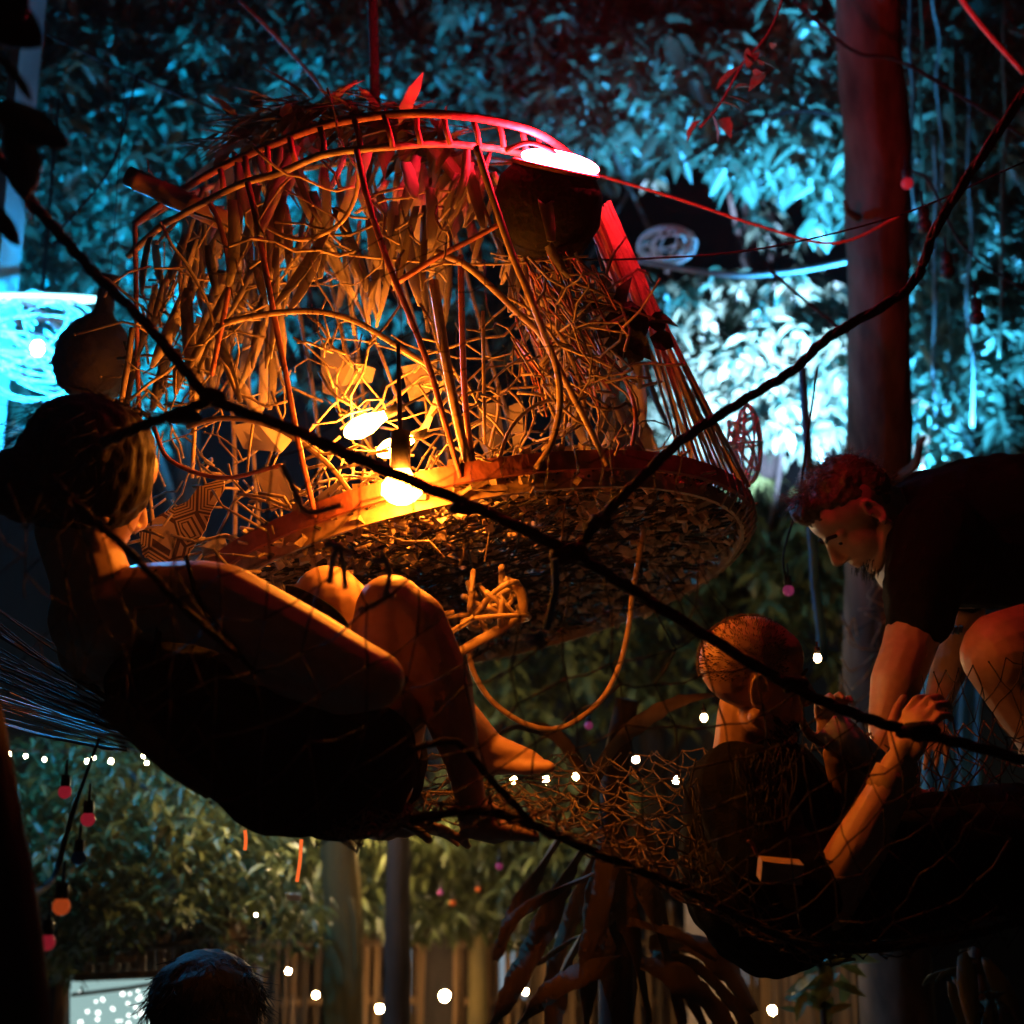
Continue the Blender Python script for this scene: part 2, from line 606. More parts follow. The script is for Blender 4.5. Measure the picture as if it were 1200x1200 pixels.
# garden trees behind the nest (depths 5.4 to 9 m)
tree('mango_tree', 'dense leafy tree behind the bright wire lantern, leaves lit teal', [(215, 900, 7.6), (220, 500, 7.6), (200, 150, 7.5)],
     [(120, 260, 200, 210, 5.3, 7.4, 3), (260, 150, 230, 190, 5.8, 7.6, 3), (110, 60, 180, 120, 5.6, 7.5, 1.5), (60, 440, 150, 130, 5.4, 7, 1.2)],
     1250, .135, 11, M['leaf_a'], M['bark_dark'], .12, .05, singles=120)
tree('mango_tree', 'shadowy leafy tree rising above the woven nest', [(520, 900, 8.4), (520, 500, 8.4), (500, 100, 8.2)],
     [(450, 60, 260, 130, 6.0, 8.4, 2), (640, 90, 200, 130, 6.4, 8.4, 2), (430, 330, 200, 150, 6.8, 8.4, 1)],
     800, .14, 12, M['leaf_a'], M['bark_dark'], .13, .05, gap)
tree('mango_tree', 'leafy tree with drooping teal leaves left of the tall bare trunk', [(900, 900, 8.3), (895, 500, 8.3), (900, 60, 8.0)],
     [(880, 90, 150, 140, 5.6, 7.6, 3), (930, 200, 90, 90, 5.6, 7.2, 1.5), (760, 110, 120, 90, 6.2, 8.0, 1.5), (930, 30, 130, 80, 5.8, 7.4, 1)],
     720, .15, 13, M['leaf_a'], M['bark_dark'], .13, .05, gap, singles=160)
tree('mango_tree', 'low leafy tree floodlit almost white beside the tall trunk', [(840, 1000, 8.2), (850, 700, 8.0), (860, 430, 7.8)],
     [(880, 400, 150, 90, 6.2, 7.8, 4), (930, 450, 90, 75, 6.0, 7.4, 2), (800, 440, 90, 80, 6.3, 7.8, 1.5), (740, 380, 70, 70, 6.6, 7.8, 1)],
     900, .12, 14, M['leaf_a'], M['bark_dark'], .11, .05, lambda x, y, r: y > 318, singles=200)
tree('mango_tree', 'leafy tree with hanging vines right of the tall bare trunk', [(1240, 1000, 7.4), (1230, 600, 7.3), (1200, 200, 7.2)],
     [(1140, 110, 100, 140, 5.6, 7.3, 2), (1140, 330, 90, 130, 5.8, 7.3, 2), (1150, 470, 90, 90, 5.9, 7.3, 1.2), (1082, 522, 26, 60, 5.1, 5.5, .06)],
     700, .13, 15, M['leaf_a'], M['bark_dark'], .12, .05, singles=120)
tree('garden_tree', 'dim olive tree behind the shaved-head man', [(770, 1100, 8.8), (765, 800, 8.8), (770, 640, 8.6)],
     [(780, 740, 150, 110, 6.8, 8.6, 2), (900, 660, 90, 100, 6.6, 8.4, 1.4), (620, 800, 120, 80, 7, 8.6, 1), (1020, 700, 60, 140, 6.6, 8, .6)],
     520, .15, 16, M['leaf_b'], M['bark_dark'], .12, .05)
tree('garden_tree', 'bushy yellow-green tree over the bamboo fence', [(560, 1150, 7.9), (560, 1050, 7.9), (555, 940, 7.8)],
     [(520, 1020, 190, 70, 6.3, 7.8, 3), (420, 1010, 120, 80, 6.2, 7.6, 2), (640, 1030, 90, 80, 6.6, 7.8, 1.5), (600, 930, 160, 60, 6.8, 7.8, 1)],
     900, .12, 17, M['leaf_b'], M['bark_moss'], .07, .03, droop=1.0, nleaf=(7, 11), W=.22)
tree('vine_tree', 'dark vine-covered tree with small lanceolate leaves over the lit screen', [(30, 1160, 5.9), (60, 1040, 5.9), (120, 930, 5.8)],
     [(120, 960, 130, 80, 4.7, 5.8, 3), (190, 1010, 150, 70, 4.6, 5.8, 3), (60, 1060, 60, 90, 4.8, 5.8, 1.2), (110, 1060, 70, 50, 4.7, 5.6, 1), (290, 1070, 90, 60, 5.0, 6.0, 1.2), (60, 900, 120, 40, 4.9, 5.8, .8)],
     1250, .076, 18, M['leaf_b'], M['bark_dark'], .05, .025, singles=200, droop=.7, W=.27)

# bare trunks
def bare_tree(label, pts, r, bark, limbs=()):
    line = cr([P(*p) for p in pts], 6)
    foot = V((line[0].x, line[0].y, 0))
    t = empty('tree', foot, label, 'tree', 'trees round the garden')
    line = [foot, foot.lerp(line[0], .5)] + line
    tb = MB().tube(line, lambda u: r * (1.12 - .2 * u), 18)
    for i, p in enumerate(tb.v):
        c = line[i // 18]
        if (p - c).length > 1e-6:
            tb.v[i] = p + (p - c).normalized() * (r * (.16 * noise.noise(V((p.x * 7, p.y * 7, p.z * 2.2))) + .06 * noise.noise(p * 22)))
    build(tb, 'trunk', bark, t)
    for lp, r0 in limbs:
        build(MB().tube(cr([P(*p) for p in lp], 6), r0, 8, r2=r0 * .4), 'limb', bark, t)
    return t

big = bare_tree('tall bare trunk in red and orange light behind the bending man',
                [(1052, 1190, 4.7), (1045, 1000, 4.7), (1030, 800, 4.7), (1028, 560, 4.7), (1031, 380, 4.7), (1030, 250, 4.7), (1024, 120, 4.7), (1012, -60, 4.7), (1000, -260, 4.7)], .106, M['bark'],
                [([(1050, 560, 4.62), (1072, 545, 4.55), (1078, 520, 4.5), (1084, 512, 4.48)], .02),
                 ([(1005, 255, 4.62), (994, 248, 4.56), (990, 236, 4.5)], .016),
                 ([(1026, 20, 4.65), (1044, -30, 4.6), (1075, -110, 4.6)], .05)])
# creeper strands on the trunk
rng = random.Random(5)
for k in range(16):
    y0 = rng.uniform(640, 860)
    pts = [(rng.uniform(990, 1040), y0, 4.57)]
    for j in range(4):
        pts.append((max(985, min(1075, pts[-1][0] + rng.uniform(-30, 34))), pts[-1][1] + rng.uniform(-30, 30), 4.575))
    build(MB().tube(cr(T(pts, 0), 4), .0028, 4), 'creeper_strand', M['twig'], big)
bare_tree('mossy ochre trunk rising behind the fence-side foliage, thicker of two',
          [(404, 1195, 5.9), (402, 1100, 5.9), (396, 980, 5.9), (392, 900, 5.9), (388, 760, 5.9)], .075, M['bark_moss'], [([(402, 1040, 5.86), (416, 1080, 5.84), (416, 1200, 5.86)], .02)])
bare_tree('slim dark trunk in front of the bamboo fence',
          [(464, 1195, 5.3), (466, 1080, 5.3), (468, 980, 5.3), (470, 860, 5.3), (470, 700, 5.3)], .045, M['bark_dark'])
lean = bare_tree('leaning dark trunk at the edge of the vines, hung with coloured bulbs',
                 [(22, 1190, 1.75), (8, 1080, 1.75), (-14, 960, 1.76), (-40, 800, 1.78), (-60, 600, 1.8)], .036, M['bark_dark'],
                 [([(10, 1075, 1.76), (35, 1052, 1.9), (62, 1030, 2.1), (76, 985, 2.2), (86, 950, 2.25), (100, 910, 2.3), (116, 866, 2.35)], .006)])

# weathered pale post and the big dark leaves in the near top corner
po = MB()
a, b = P(34, 330, 5.0), P(34, -160, 5.0)
foot = V((P(-60, 520, 5.0).x, P(0, 520, 5.0).y, 0))
for (p, q, w) in (((-26, 640), (48, -120), .055),):
    po.tube([foot, P(*p, 5.0), P(*q, 5.0)], w, 4, flat=1.0)
build(po, 'wooden_post', M['post'], org=foot, smooth=False, label='pale squared post in cyan light above the wire lantern', cat='post')

br = empty('leafy_branch', P(-40, 140, 1.65), 'branch with large dark silhouetted leaves against the teal foliage', 'branch')
build(MB().tube(cr(T([(-60, 120), (-10, 130), (10, 160), (24, 220), (36, 262)], 1.66), 5), .0045, 6, r2=.002), 'stem', M['leaf_dark'], br)
for (x0, y0, x1, y1, w) in ((-42, -12, 53, 57, .030), (-10, 118, 83, 174, .021), (-25, -30, 30, 30, .028), (10, 140, 34, 236, .02), (-6, 60, 40, 122, .006), (-30, 230, 26, 290, .012)):
    a, b = P(x0, y0, 1.64), P(x1, y1, 1.62)
    t = b - a
    s = (FWD * .25 + t.cross(FWD).normalized()).normalized()
    pts = [a.lerp(b, k / 10) + FWD * (.02 * math.sin(k * .35)) for k in range(11)]
    wd = [max(.0006, w * math.sin(math.pi * min(1, (k / 10) ** .85 * 1.0)) ** .7) for k in range(11)]
    build(MB().ribbon(pts, wd, s, .0012, .15), 'large_leaf', M['leaf_dark'], br)

# hanging aerial vines right of the trunk
for i, (x0, y0, x1, y1, d) in enumerate(((1066, -40, 1070, 250, 5.2), (1078, -40, 1082, 236, 5.3), (1094, -40, 1104, 220, 5.5), (1118, 40, 1112, 480, 5.4), (1134, 60, 1138, 500, 5.6), (1178, 0, 1172, 420, 5.5), (1098, 160, 1094, 560, 5.5))):
    r = random.Random(60 + i)
    pts = [P(x0 + (x1 - x0) * k / 6 + r.uniform(-4, 4), y0 + (y1 - y0) * k / 6, d) for k in range(7)]
    build(MB().tube(cr(pts, 4), r.uniform(.004, .009), 6), 'hanging_vine', M['leaf_a' if i % 2 else 'post'],
          label='thin aerial vine hanging in the teal foliage right of the trunk', cat='vine', group='aerial vines by the trunk')

# ------------------------------------------------------------------ bamboo fence, reed screen, lit screen
rng = random.Random(21)
fz = P(500, 1195, 8.2)
fence = empty('bamboo_fence', V((fz.x, fz.y, 0)), 'bamboo pole fence behind the slim dark trunk, pale light in its gaps', 'fence')
pole_me = []
for k in range(4):
    mb = MB()
    hs = [0, .28, .3, .32, .6, .62, .64, .9, .92, .94, 1.0]
    mb.tube([V((.01 * math.sin(z * 3 + k), 0, z)) for z in hs], lambda u, hs=hs: 1.13 if round(u * 10) in (2, 5, 8) else 1.0, 8)
    me = bpy.data.meshes.new('pole')
    me.from_pydata([(p.x, p.y, p.z) for p in mb.v], [], mb.f)
    me.polygons.foreach_set('use_smooth', [True] * len(me.polygons))
    me.materials.append(M['bamboo'])
    pole_me.append(me)
x = 270.0
while x < 870:
    w = rng.uniform(2.4, 5.0)
    d = 8.2 + rng.uniform(-.04, .04)
    top = P(x, rng.uniform(1052, 1092) + (20 if 300 < x < 380 else 0), d)
    h = top.z
    r = w * d / F
    inst(rng.choice(pole_me), 'pole', fence, Matrix.Translation(V((top.x, top.y, 0))) @ Matrix.Rotation(rng.uniform(-.015, .015), 4, 'Y') @ Matrix.Diagonal(V((r, r, h, 1))))
    x += w * 2 * rng.uniform(.98, 1.12) + (rng.uniform(2, 8) if rng.random() < .25 else 0)
for y in (1104, 1172):
    build(MB().tube(cr(T([(262, y + 6, 8.12), (420, y, 8.12), (640, y + 3, 8.12), (874, y - 2, 8.12)], 0), 5), .022, 8), 'rail', M['bamboo'], fence)

rp = P(930, 1200, 7.0)
reed = empty('reed_screen', V((rp.x, rp.y, 0)), 'fine pale reed screen under the sagging hammock', 'screen')
x = 856.0
while x < 1010:
    w = rng.uniform(1.6, 2.8)
    top = P(x, 1046 + rng.uniform(-6, 6), 7.0)
    inst(rng.choice(pole_me), 'reed', reed, Matrix.Translation(V((top.x, top.y + rng.uniform(-.02, .02), 0))) @ Matrix.Diagonal(V((w * 7 / F, w * 7 / F, top.z, 1))))
    x += w * 2.02
build(MB().tube(T([(850, 1120), (1015, 1116)], 6.96), .012, 6), 'rail', M['bamboo'], reed)
bp = P(830, 1200, 6.8)
board = empty('board_panel', V((bp.x, bp.y, 0)), 'ochre board panel between the fence and the reed screen', 'panel')
for k in range(6):
    top = P(806 + k * 9, 1030 + (k % 3) * 3, 6.8)
    build(MB().box(V((top.x, top.y, top.z / 2)), V((.0175, 0, 0)), V((0, .012, 0)), V((0, 0, top.z / 2))), 'plank', M['wood'], board, smooth=False)

# bamboo shelter wall with a lit screen below
sp = P(190, 1200, 5.2)
shel = empty('bamboo_shelter', V((sp.x, sp.y, 0)), 'brown bamboo-slat shelter front above the lit white screen', 'shelter')
x = 104.0
while x < 286:
    w = rng.uniform(4, 6)
    t_, b_ = P(x, 1078 - (x - 104) * .09 + rng.uniform(-3, 3), 5.25), P(x, 1142 - (x - 104) * .04, 5.25)
    build(MB().tube([t_, b_], w * 5.25 / F, 6), 'slat', M['bamboo'], shel)
    x += w * 2.05
for (p, q) in (((98, 1118), (292, 1098)), ((100, 1126), (160, 1124))):
    build(MB().tube(T([p, q], 5.18), .012, 8), 'rail', M['bamboo'], shel)
for x in (74, 274):
    t_ = P(x, 1060 if x > 200 else 1142, 5.22)
    build(MB().tube([V((t_.x, t_.y, 0)), t_], .026, 8), 'post', M['bamboo'], shel)
tb_ = MB().tube(T([(88, 1146), (284, 1138)], 5.2), .014, 8)
build(tb_, 'top_beam', M['bamboo'], shel)
scr = empty('lit_screen', V((sp.x, sp.y + .12, 0)), 'glowing pale screen with scattered sparkles under the shelter', 'screen')
c = T([(82, 1152), (276, 1144), (280, 1330), (82, 1330)], 5.3)
build(MB().prism(c, FWD * .02), 'screen_cloth', M['g_screen'], scr, smooth=False)
for k in range(34):
    q = P(rng.uniform(88, 190), 1160 + 40 * rng.random(), 5.285)
    s = rng.uniform(.003, .007)
    build(MB().box(q, (RIGHT + UP * .4).normalized() * s, (UP - RIGHT * .4).normalized() * s, FWD * .002), 'sparkle', M['g_spark'], scr, smooth=False)
build(MB().tube(T([(84, 1166), (150, 1158), (210, 1148)], 5.27), .008, 6), 'slanted_rod', M['bamboo'], scr)

for i, (x, y, w, h, lab) in enumerate(((300, 1150, 14, 45, 'narrow lit window glimpsed through the fence beside the shelter'), (500, 1130, 26, 60, 'pale lit window glimpsed through the fence between the two thin trunks'),
                                       (620, 1120, 40, 60, 'wide lit window glimpsed through the fence beside the dry-leaved plant'), (730, 1130, 16, 50, 'lit window glimpsed between the hanging dry leaves'), (880, 1128, 14, 30, 'small lit window glimpsed past the reed screen'))):
    d = 9.2  # glowing panes added to put pale light into the fence gaps
    we = empty('lit_window', P(x, y + h, d), lab, 'window')
    build(MB().prism(T([(x - w, y - h), (x + w, y - h), (x + w, y + h), (x - w, y + h)], d), FWD * .02), 'pane', M['g_window'], we, smooth=False)
    fr = MB()
    for (p, q) in (((x - w, y - h), (x + w, y - h)), ((x - w, y + h), (x + w, y + h)), ((x - w, y - h), (x - w, y + h)), ((x + w, y - h), (x + w, y + h)), ((x, y - h), (x, y + h))):
        fr.tube(T([p, q], d - .02), .02, 4)
    build(fr, 'frame', M['bark_dark'], we, smooth=False)

# sheet at the back, the blue light there put into its colour
for i, (x0, x1, y0, y1, lab) in enumerate(((1076, 1150, 700, 1000, 'blue tarpaulin hung behind the bending man, broad sheet'),)):
    mb = MB()
    nn, mm = 18, 12
    for j in range(mm + 1):
        for k in range(nn + 1):
            mb.v.append(P(x0 + (x1 - x0) * k / nn, y0 + (y1 - y0) * j / mm, 6.3 + .05 * math.sin(k * 1.3 + j * .2)))
    for j in range(mm):
        for k in range(nn):
            a = j * (nn + 1) + k
            mb.f.append((a, a + 1, a + nn + 2, a + nn + 1))
    build(mb, 'tarpaulin', M['tarp'], label=lab, cat='tarpaulin')
mb = MB().ribbon(T([(940, 430), (946, 520), (950, 600), (955, 680), (962, 740), (964, 775)], 4.3), [.012, .013, .014, .015, .015, .014], RIGHT, .003)  # blue light on the strap is painted in with its cloth colour
build(mb, 'blue_strap', M['tarp'], label='blue strap hanging down behind the lit bulb', cat='strap')

# ------------------------------------------------------------------ lanterns and the floodlight
def ring(c, ax, ay, n=28):
    return [c + ax * math.cos(6.28318 * k / n) + ay * math.sin(6.28318 * k / n) for k in range(n + 1)]

def wire_lantern(label, cx, cy, d, rx, ry, seed, nw, wr, wire, bulb=None, bulb_r=.05):
    rng = random.Random(seed)
    c = P(cx, cy, d)
    a, b = rx * d / F, ry * d / F
    t = empty('wire_lantern', c - V((0, 0, b)), label, 'lantern', None)
    for k in range(nw):
        q = Matrix.Rotation(rng.uniform(0, 6.28), 3, V((rng.uniform(-1, 1), rng.uniform(-1, 1), rng.uniform(-1, 1))).normalized())
        e1, e2 = q @ V((1, 0, 0)), q @ V((0, 1, 0))
        s = rng.uniform(.82, 1.0)
        off = q @ V((0, 0, 1)) * rng.uniform(-.45, .45)
        pts = [V((p.x * a, p.y * a, p.z * b)) * s + c for p in ring(off, e1 * math.sqrt(1 - off.length_squared), e2 * math.sqrt(1 - off.length_squared))]
        build(MB().tube(pts, wr, 5, False), 'wire', wire, t)
    if bulb:
        build(MB().ell(c, V((bulb_r, 0, 0)), V((0, bulb_r, 0)), V((0, 0, bulb_r * 1.25))), 'bulb', bulb, t)
        build(MB().lathe(c + V((0, 0, bulb_r * 1.2)), V((0, 0, 1)), [(0, .02), (.05, .02), (.052, .008), (.9, .006)], 8), 'socket', M['plastic_dark'], t)
    return t

wire_lantern('large white wire lantern blazing cyan beside the dark gourd', 44, 408, 4.7, 84, 66, 1, 20, .0032, M['white_wire'], M['g_cyan'], .02)
build(MB().tube(ring(P(40, 350, 4.7), RIGHT * .2, FWD * .2 + UP * .02), .009, 6, False), 'lantern_hoop', M['g_cyan_wire'],
      label='glowing tube hoop on top of the large wire lantern', cat='light')
wire_lantern('small unlit wire lantern hung above the floodlit leaves', 782, 288, 5.6, 36, 20, 2, 13, .004, M['white_wire'])
wire_lantern('round white wire basket at the end of the nest rim, unlit', 872, 520, 3.5, 21, 54, 3, 12, .0035, M['white_wire'])

# pale tube lamp glimpsed behind the trunk and its floodlight head
lt = empty('tube_lantern', P(1080, 575, 5.6), 'tall white glowing panel lamp half hidden behind the trunk', 'lamp')
build(MB().prism(T([(1056, 468), (1088, 470), (1090, 572), (1056, 572)], 5.6), FWD * .05), 'panel', M['g_cool'], lt, smooth=False)
for (p, q) in (((1054, 465), (1091, 467)), ((1054, 575), (1092, 575))):
    build(MB().tube(T([p, q], 5.62), .014, 6), 'end_cap', M['metal'], lt)

def aim(o, target):
    o.rotation_euler = (target - o.location).to_track_quat('-Z', 'Y').to_euler()

def floodlight(label, x, y, d, target, energy, col, angle, blend, size=.05, mount=None):
    c = P(x, y, d)
    t = empty('floodlight', mount or V((c.x, c.y, 0)), label, 'lamp')
    dr = (target - c).normalized()
    build(MB().tube([c - dr * .14, c - dr * .02, c + dr * .03], lambda u: .04 + .05 * u, 14), 'housing', M['plastic_dark'], t)
    build(MB().tube([mount or V((c.x, c.y, 0)), c - dr * .10], .018, 8), 'bracket' if mount else 'stand', M['metal'], t)
    ld = bpy.data.lights.new('flood_beam', 'SPOT')
    ld.energy = energy
    ld.color = col
    ld.spot_size = rad(angle)
    ld.spot_blend = blend
    ld.shadow_soft_size = size
    o = bpy.data.objects.new('flood_beam', ld)
    COL.objects.link(o)
    o.location = c + dr * .09
    aim(o, target)
    w = o.matrix_basis.copy()
    o.parent = t
    o.matrix_local = Matrix.Translation(-_origin(t)) @ Matrix.Translation(c + dr * .09) @ (target - c).to_track_quat('-Z', 'Y').to_matrix().to_4x4()
    return t
floodlight('floodlight clamped to the bare trunk behind the bending man, aimed at the low tree', 990, 608, 4.5, P(880, 432, 6.9), 9500, (.36, .58, 1.0), 32, .25, mount=P(1012, 608, 4.64))
floodlight('second floodlight on a stand behind the trunk, aimed up into the tall trees', 1035, 700, 5.2, P(1020, 150, 6.6), 4000, (.05, .45, 1.0), 80, .8)
floodlight('third floodlight clamped to the mossy trunk, aimed at the tree by the wire lantern', 396, 850, 5.6, P(190, 210, 6.6), 2700, (.0, .42, 1.0), 80, .9, mount=P(394, 850, 5.88))

# ------------------------------------------------------------------ string bulbs
def lit_bulb(x, y, d, r, big=True, label=None, group=None):
    r *= .68 if big else (.68 if r > .0115 else .5 + .12 * math.sin(x * 7.7))
    c = P(x, y, d)
    t = empty('string_bulb', c - V((0, 0, r)), label or 'tiny lit fairy-light bulb strung in front of the foliage', 'bulb', group)
    build(MB().ell(c, V((r, 0, 0)), V((0, r, 0)), V((0, 0, r * 1.2)), 10, 8), 'glass', M['g_fairy' if big else ('g_fairy_near' if d < 3.5 else 'g_fairy_small')], t)
    build(MB().lathe(c + V((0, 0, r)), V((0, 0, 1)), [(0, r * .7), (r * 1.6, r * .7), (r * 1.62, .002), (r * 3, .002)], 8), 'socket', M['plastic_dark'], t)
lit_bulb(958, 771, 2.95, .0125, False, 'bright warm bulb beside the face of the shaved-head man')
lit_bulb(825, 841, 3.1, .012, False, 'bright warm bulb behind the nape of the shaved-head man')
lit_bulb(988, 887, 3.1, .006, False, 'warm bulb glowing below the white cup')
lit_bulb(521, 1167, 7.4, .030, True, 'bright bulb in front of the fence between thin trunk and dry-leaved plant')
lit_bulb(445, 1182, 7.4, .021, True, 'bright bulb beside the foot of the slim dark trunk')
lit_bulb(905, 1184, 6.3, .019, True, 'bright bulb low in front of the reed screen')
lit_bulb(370, 1166, 7.4, .015, True, 'small lit bulb left of the mossy trunk')
lit_bulb(338, 1138, 7.4, .012, True, 'small lit bulb over the fence beside the shelter')
lit_bulb(936, 1182, 5.2, .007, False, 'tiny yellow bulb beside the bright bulb under the hammock')
lit_bulb(300, 1072, 5.0, .006, False, 'tiny lit bulb among the vines above the shelter')
lit_bulb(616, 1162, 7.4, .011, True, 'tiny lit bulb showing between the dry leaves')
for x, y in ((10, 884), (30, 886), (52, 890), (102, 892), (110, 888), (130, 892), (168, 886), (172, 894)):
    lit_bulb(x, y, 4.55, .0085, False, None, 'fairy lights over the vines')
for x, y in ((602, 914), (640, 914), (675, 910), (708, 901), (792, 914), (745, 890), (1190, 952)):
    lit_bulb(x, y, 5.6, .0105, True, 'tiny lit fairy-light bulb seen through the hammock netting', 'fairy lights behind the hammock')
for x, y, d in ((305, 930, 4.6), (345, 905, 4.7), (436, 930, 6.15), (462, 915, 6.15)):  # oversized bulbs added out of sight to light the foliage
    lit_bulb(x, y, d, .026 if d < 5 else .05, True, 'fairy-light bulb of the string behind the reclining woman', 'fairy lights behind the woman')

def dead_bulb(x, y, d, r, m, label, group=None):
    c = P(x, y, d)
    t = empty('party_bulb', c - V((0, 0, r)), label, 'bulb', group)
    build(MB().sph(c, r, 14, 10), 'glass', m, t)
    build(MB().lathe(c + V((0, 0, r * .8)), V((0, 0, 1)), [(0, r * .62), (r * .3, r * .72), (r * 1.7, r * .66), (r * 1.72, r * .2), (r * 4, r * .15)], 10), 'socket', M['plastic_dark'], t)
dead_bulb(1063, 215, 4.3, .019, M['bulb_red'], 'round orange-red bulb hanging against the tall bare trunk')
dead_bulb(924, 692, 3.4, .014, M['bulb_pink'], 'round pink bulb hanging on a cord before the bending man')
dead_bulb(76, 928, 2.3, .011, M['bulb_red'], 'round pink-red bulb topmost on the branch over the vines')
dead_bulb(103, 960, 2.3, .012, M['bulb_red'], 'round red bulb second from the top on the branch over the vines')
dead_bulb(72, 1062, 2.1, .0135, M['bulb_orange'], 'round orange bulb on the branch over the vines')
dead_bulb(55, 1104, 2.0, .012, M['bulb_red'], 'round red bulb just below the orange one by the leaning trunk')
dead_bulb(46, 1140, 2.0, .009, M['bulb_orange'], 'small orange bulb lowest by the leaning trunk')
dead_bulb(92, 1005, 2.2, .011, M['bulb_blue'], 'dim dark blue bulb between the red and orange ones by the leaning trunk')
dead_bulb(690, 850, 4.0, .012, M['bulb_pink'], 'pink bulb right of the orange vine loop')
dead_bulb(585, 1015, 4.5, .012, M['bulb_pink'], 'pink bulb under the hammock edge rope')
dead_bulb(530, 1058, 6.2, .013, M['bulb_orange'], 'orange bulb over the fence between slim trunk and dry leaves')
dead_bulb(516, 1046, 6.2, .011, M['bulb_pink'], 'dull pink bulb left of the orange one over the fence')
dead_bulb(560, 1042, 6.2, .011, M['bulb_orange'], 'orange bulb right of its twin over the fence')
for (x, y) in ((1083, 265), (1145, 372), (1110, 318)):
    dead_bulb(x, y, 4.0, .022, M['plastic_dark'], 'dark unlit bulb dangling right of the tall bare trunk', 'unlit bulbs beside the trunk')
for pts, d, r, lab in (([(1068, 200), (1090, 215), (1130, 290), (1200, 340)], 4.2, .004, 'dark cable sagging with unlit bulbs right of the trunk'),
                       ([(958, 430), (945, 520), (935, 590), (918, 650), (924, 690)], 3.4, .003, 'thin cord with knots holding the pink bulb'),
                       ([(-20, 878), (60, 880), (170, 880), (330, 896), (500, 898), (640, 906), (710, 893), (800, 905), (960, 765), (1200, 640)], 4.6, .002, 'fairy-light cable strung across behind the hammock'),
                       ([(55, 40), (160, 90), (275, 138), (335, 168)], 4.2, .005, 'dark cord slanting from the pale post to the nest'),
                       ([(160, 92), (140, 170), (118, 215), (70, 270)], 4.2, .004, 'dark cord dropping from the slanting cord towards the lantern'),
                       ([(280, 0), (320, 40), (370, 95), (390, 130)], 4.0, .006, 'grey cord running from above to the crown of the nest'),
                       ([(600, 305), (760, 303), (900, 290), (1060, 250), (1200, 190)], 3.0, .0022, 'thin dark wire from the nest to the bare trunk'),
                       ([(700, 205), (800, 235), (890, 265), (980, 285), (1060, 250)], 3.6, .004, 'reddish cord from the red lamp to the bare trunk'),
                       ([(930, 0), (1000, 60), (1062, 75), (1200, 160)], 4.3, .006, 'dark branch-like cord crossing the top of the trunk'),
                       ([(1120, -10), (1150, 30), (1200, 86)], 3.8, .008, 'reddish rod in the corner above the hanging vines'),
                       ([(800, 190), (870, 150), (930, 130), (1010, 138)], 5.3, .007, 'dark twig bearing drooping teal leaves'),
                       ([(900, 315), (935, 345), (975, 378), (992, 390)], 4.0, .005, 'twisted dark wire running over the floodlit leaves'),
                       ([(742, 305), (850, 322), (930, 318), (1000, 305)], 5.5, .012, 'pale rail above the floodlit leaves')):
    build(MB().tube(cr(T(pts, d), 6), r, 5), 'cable', M['post'] if lab.startswith(('pale', 'grey')) else (M['rattan_red'] if 'reddish' in lab else M['rope_black']), label=lab, cat='cable')

# leafy twig catching the red lamp
spg = empty('leaf_sprig', P(900, 30, 3.4), 'leafy twig catching red light above the floodlit leaves', 'twig')
build(MB().tube(cr(T([(935, -60), (905, 30), (870, 75), (845, 120), (820, 150)], 3.4), 5), .003, 5), 'stem', M['bark_dark'], spg)
r3 = random.Random(77)
for (x, y) in ((872, 62), (880, 70), (866, 78), (890, 60), (896, 85), (884, 92), (850, 112), (842, 120), (832, 130), (846, 138), (822, 140), (858, 105), (876, 55), (905, 58)):
    dr = V((r3.uniform(-1, 1), r3.uniform(-.5, .2), r3.uniform(-1, .2))).normalized()
    inst(r3.choice(leaf_meshes_for[M['leaf_a'].name]), 'leaf', spg, leaf_matrix(P(x, y, 3.4), dr, V((r3.uniform(-.4, .4), -.7, .6)), r3.uniform(.05, .085)))

# ------------------------------------------------------------------ the hanging woven nest
PK = .87
NC = P(555, 684, 3.7)
NR = .751 * PK
ta, te = .2037, .3427
NU = RIGHT * math.cos(ta) + UP * math.sin(ta)
nv_ = UP * math.cos(ta) - RIGHT * math.sin(ta)
NW = FWD * math.cos(te) - nv_ * math.sin(te)          # in the floor, away from the lens
NN = nv_ * math.cos(te) + FWD * math.sin(te)          # floor normal, up
def D(rho, th, h=0.0):
    return NC + NU * (NR * rho * math.cos(th)) + NW * (NR * rho * math.sin(th)) + NN * h

nest = empty('woven_nest', NC, 'large hanging woven nest of rattan hoops, husks and twigs lit orange inside', 'nest')
rng = random.Random(31)
TAU = 2 * math.pi
# rim: a flat hoop with an inner hoop, and lashings
def hoop_strip(rho, h0, h1, thick, n=72, wob=.0):
    mb = MB()
    for i in range(n):
        th = TAU * i / n
        w = wob * noise.noise(V((math.cos(th) * 3, math.sin(th) * 3, h0 * 9)))
        mb.v += [D(rho + w, th, h0), D(rho + w, th, h1), D(rho + w - thick / NR, th, h1), D(rho + w - thick / NR, th, h0)]
    for i in range(n):
        j = (i + 1) % n
        for k in range(4):
            k2 = (k + 1) % 4
            mb.f.append((i * 4 + k, i * 4 + k2, j * 4 + k2, j * 4 + k))
    return mb
build(hoop_strip(1.0, -.004, .034, .010, wob=.004), 'rim', M['rattan_red'], nest, smooth=False)
build(hoop_strip(.955, -.03, .006, .008, wob=.004), 'inner_rim', M['rattan'], nest, smooth=False)
for i in range(56):
    th = -.5 + (math.pi + .7) * i / 56 + rng.uniform(-.015, .015)
    build(MB().tube([D(1.006, th, .036), D(1.006, th, -.008), D(.955, th + .02, -.034), D(.935, th + .02, -.005), D(.985, th, .037)], .0028, 4), 'lashing', M['twig'], nest)

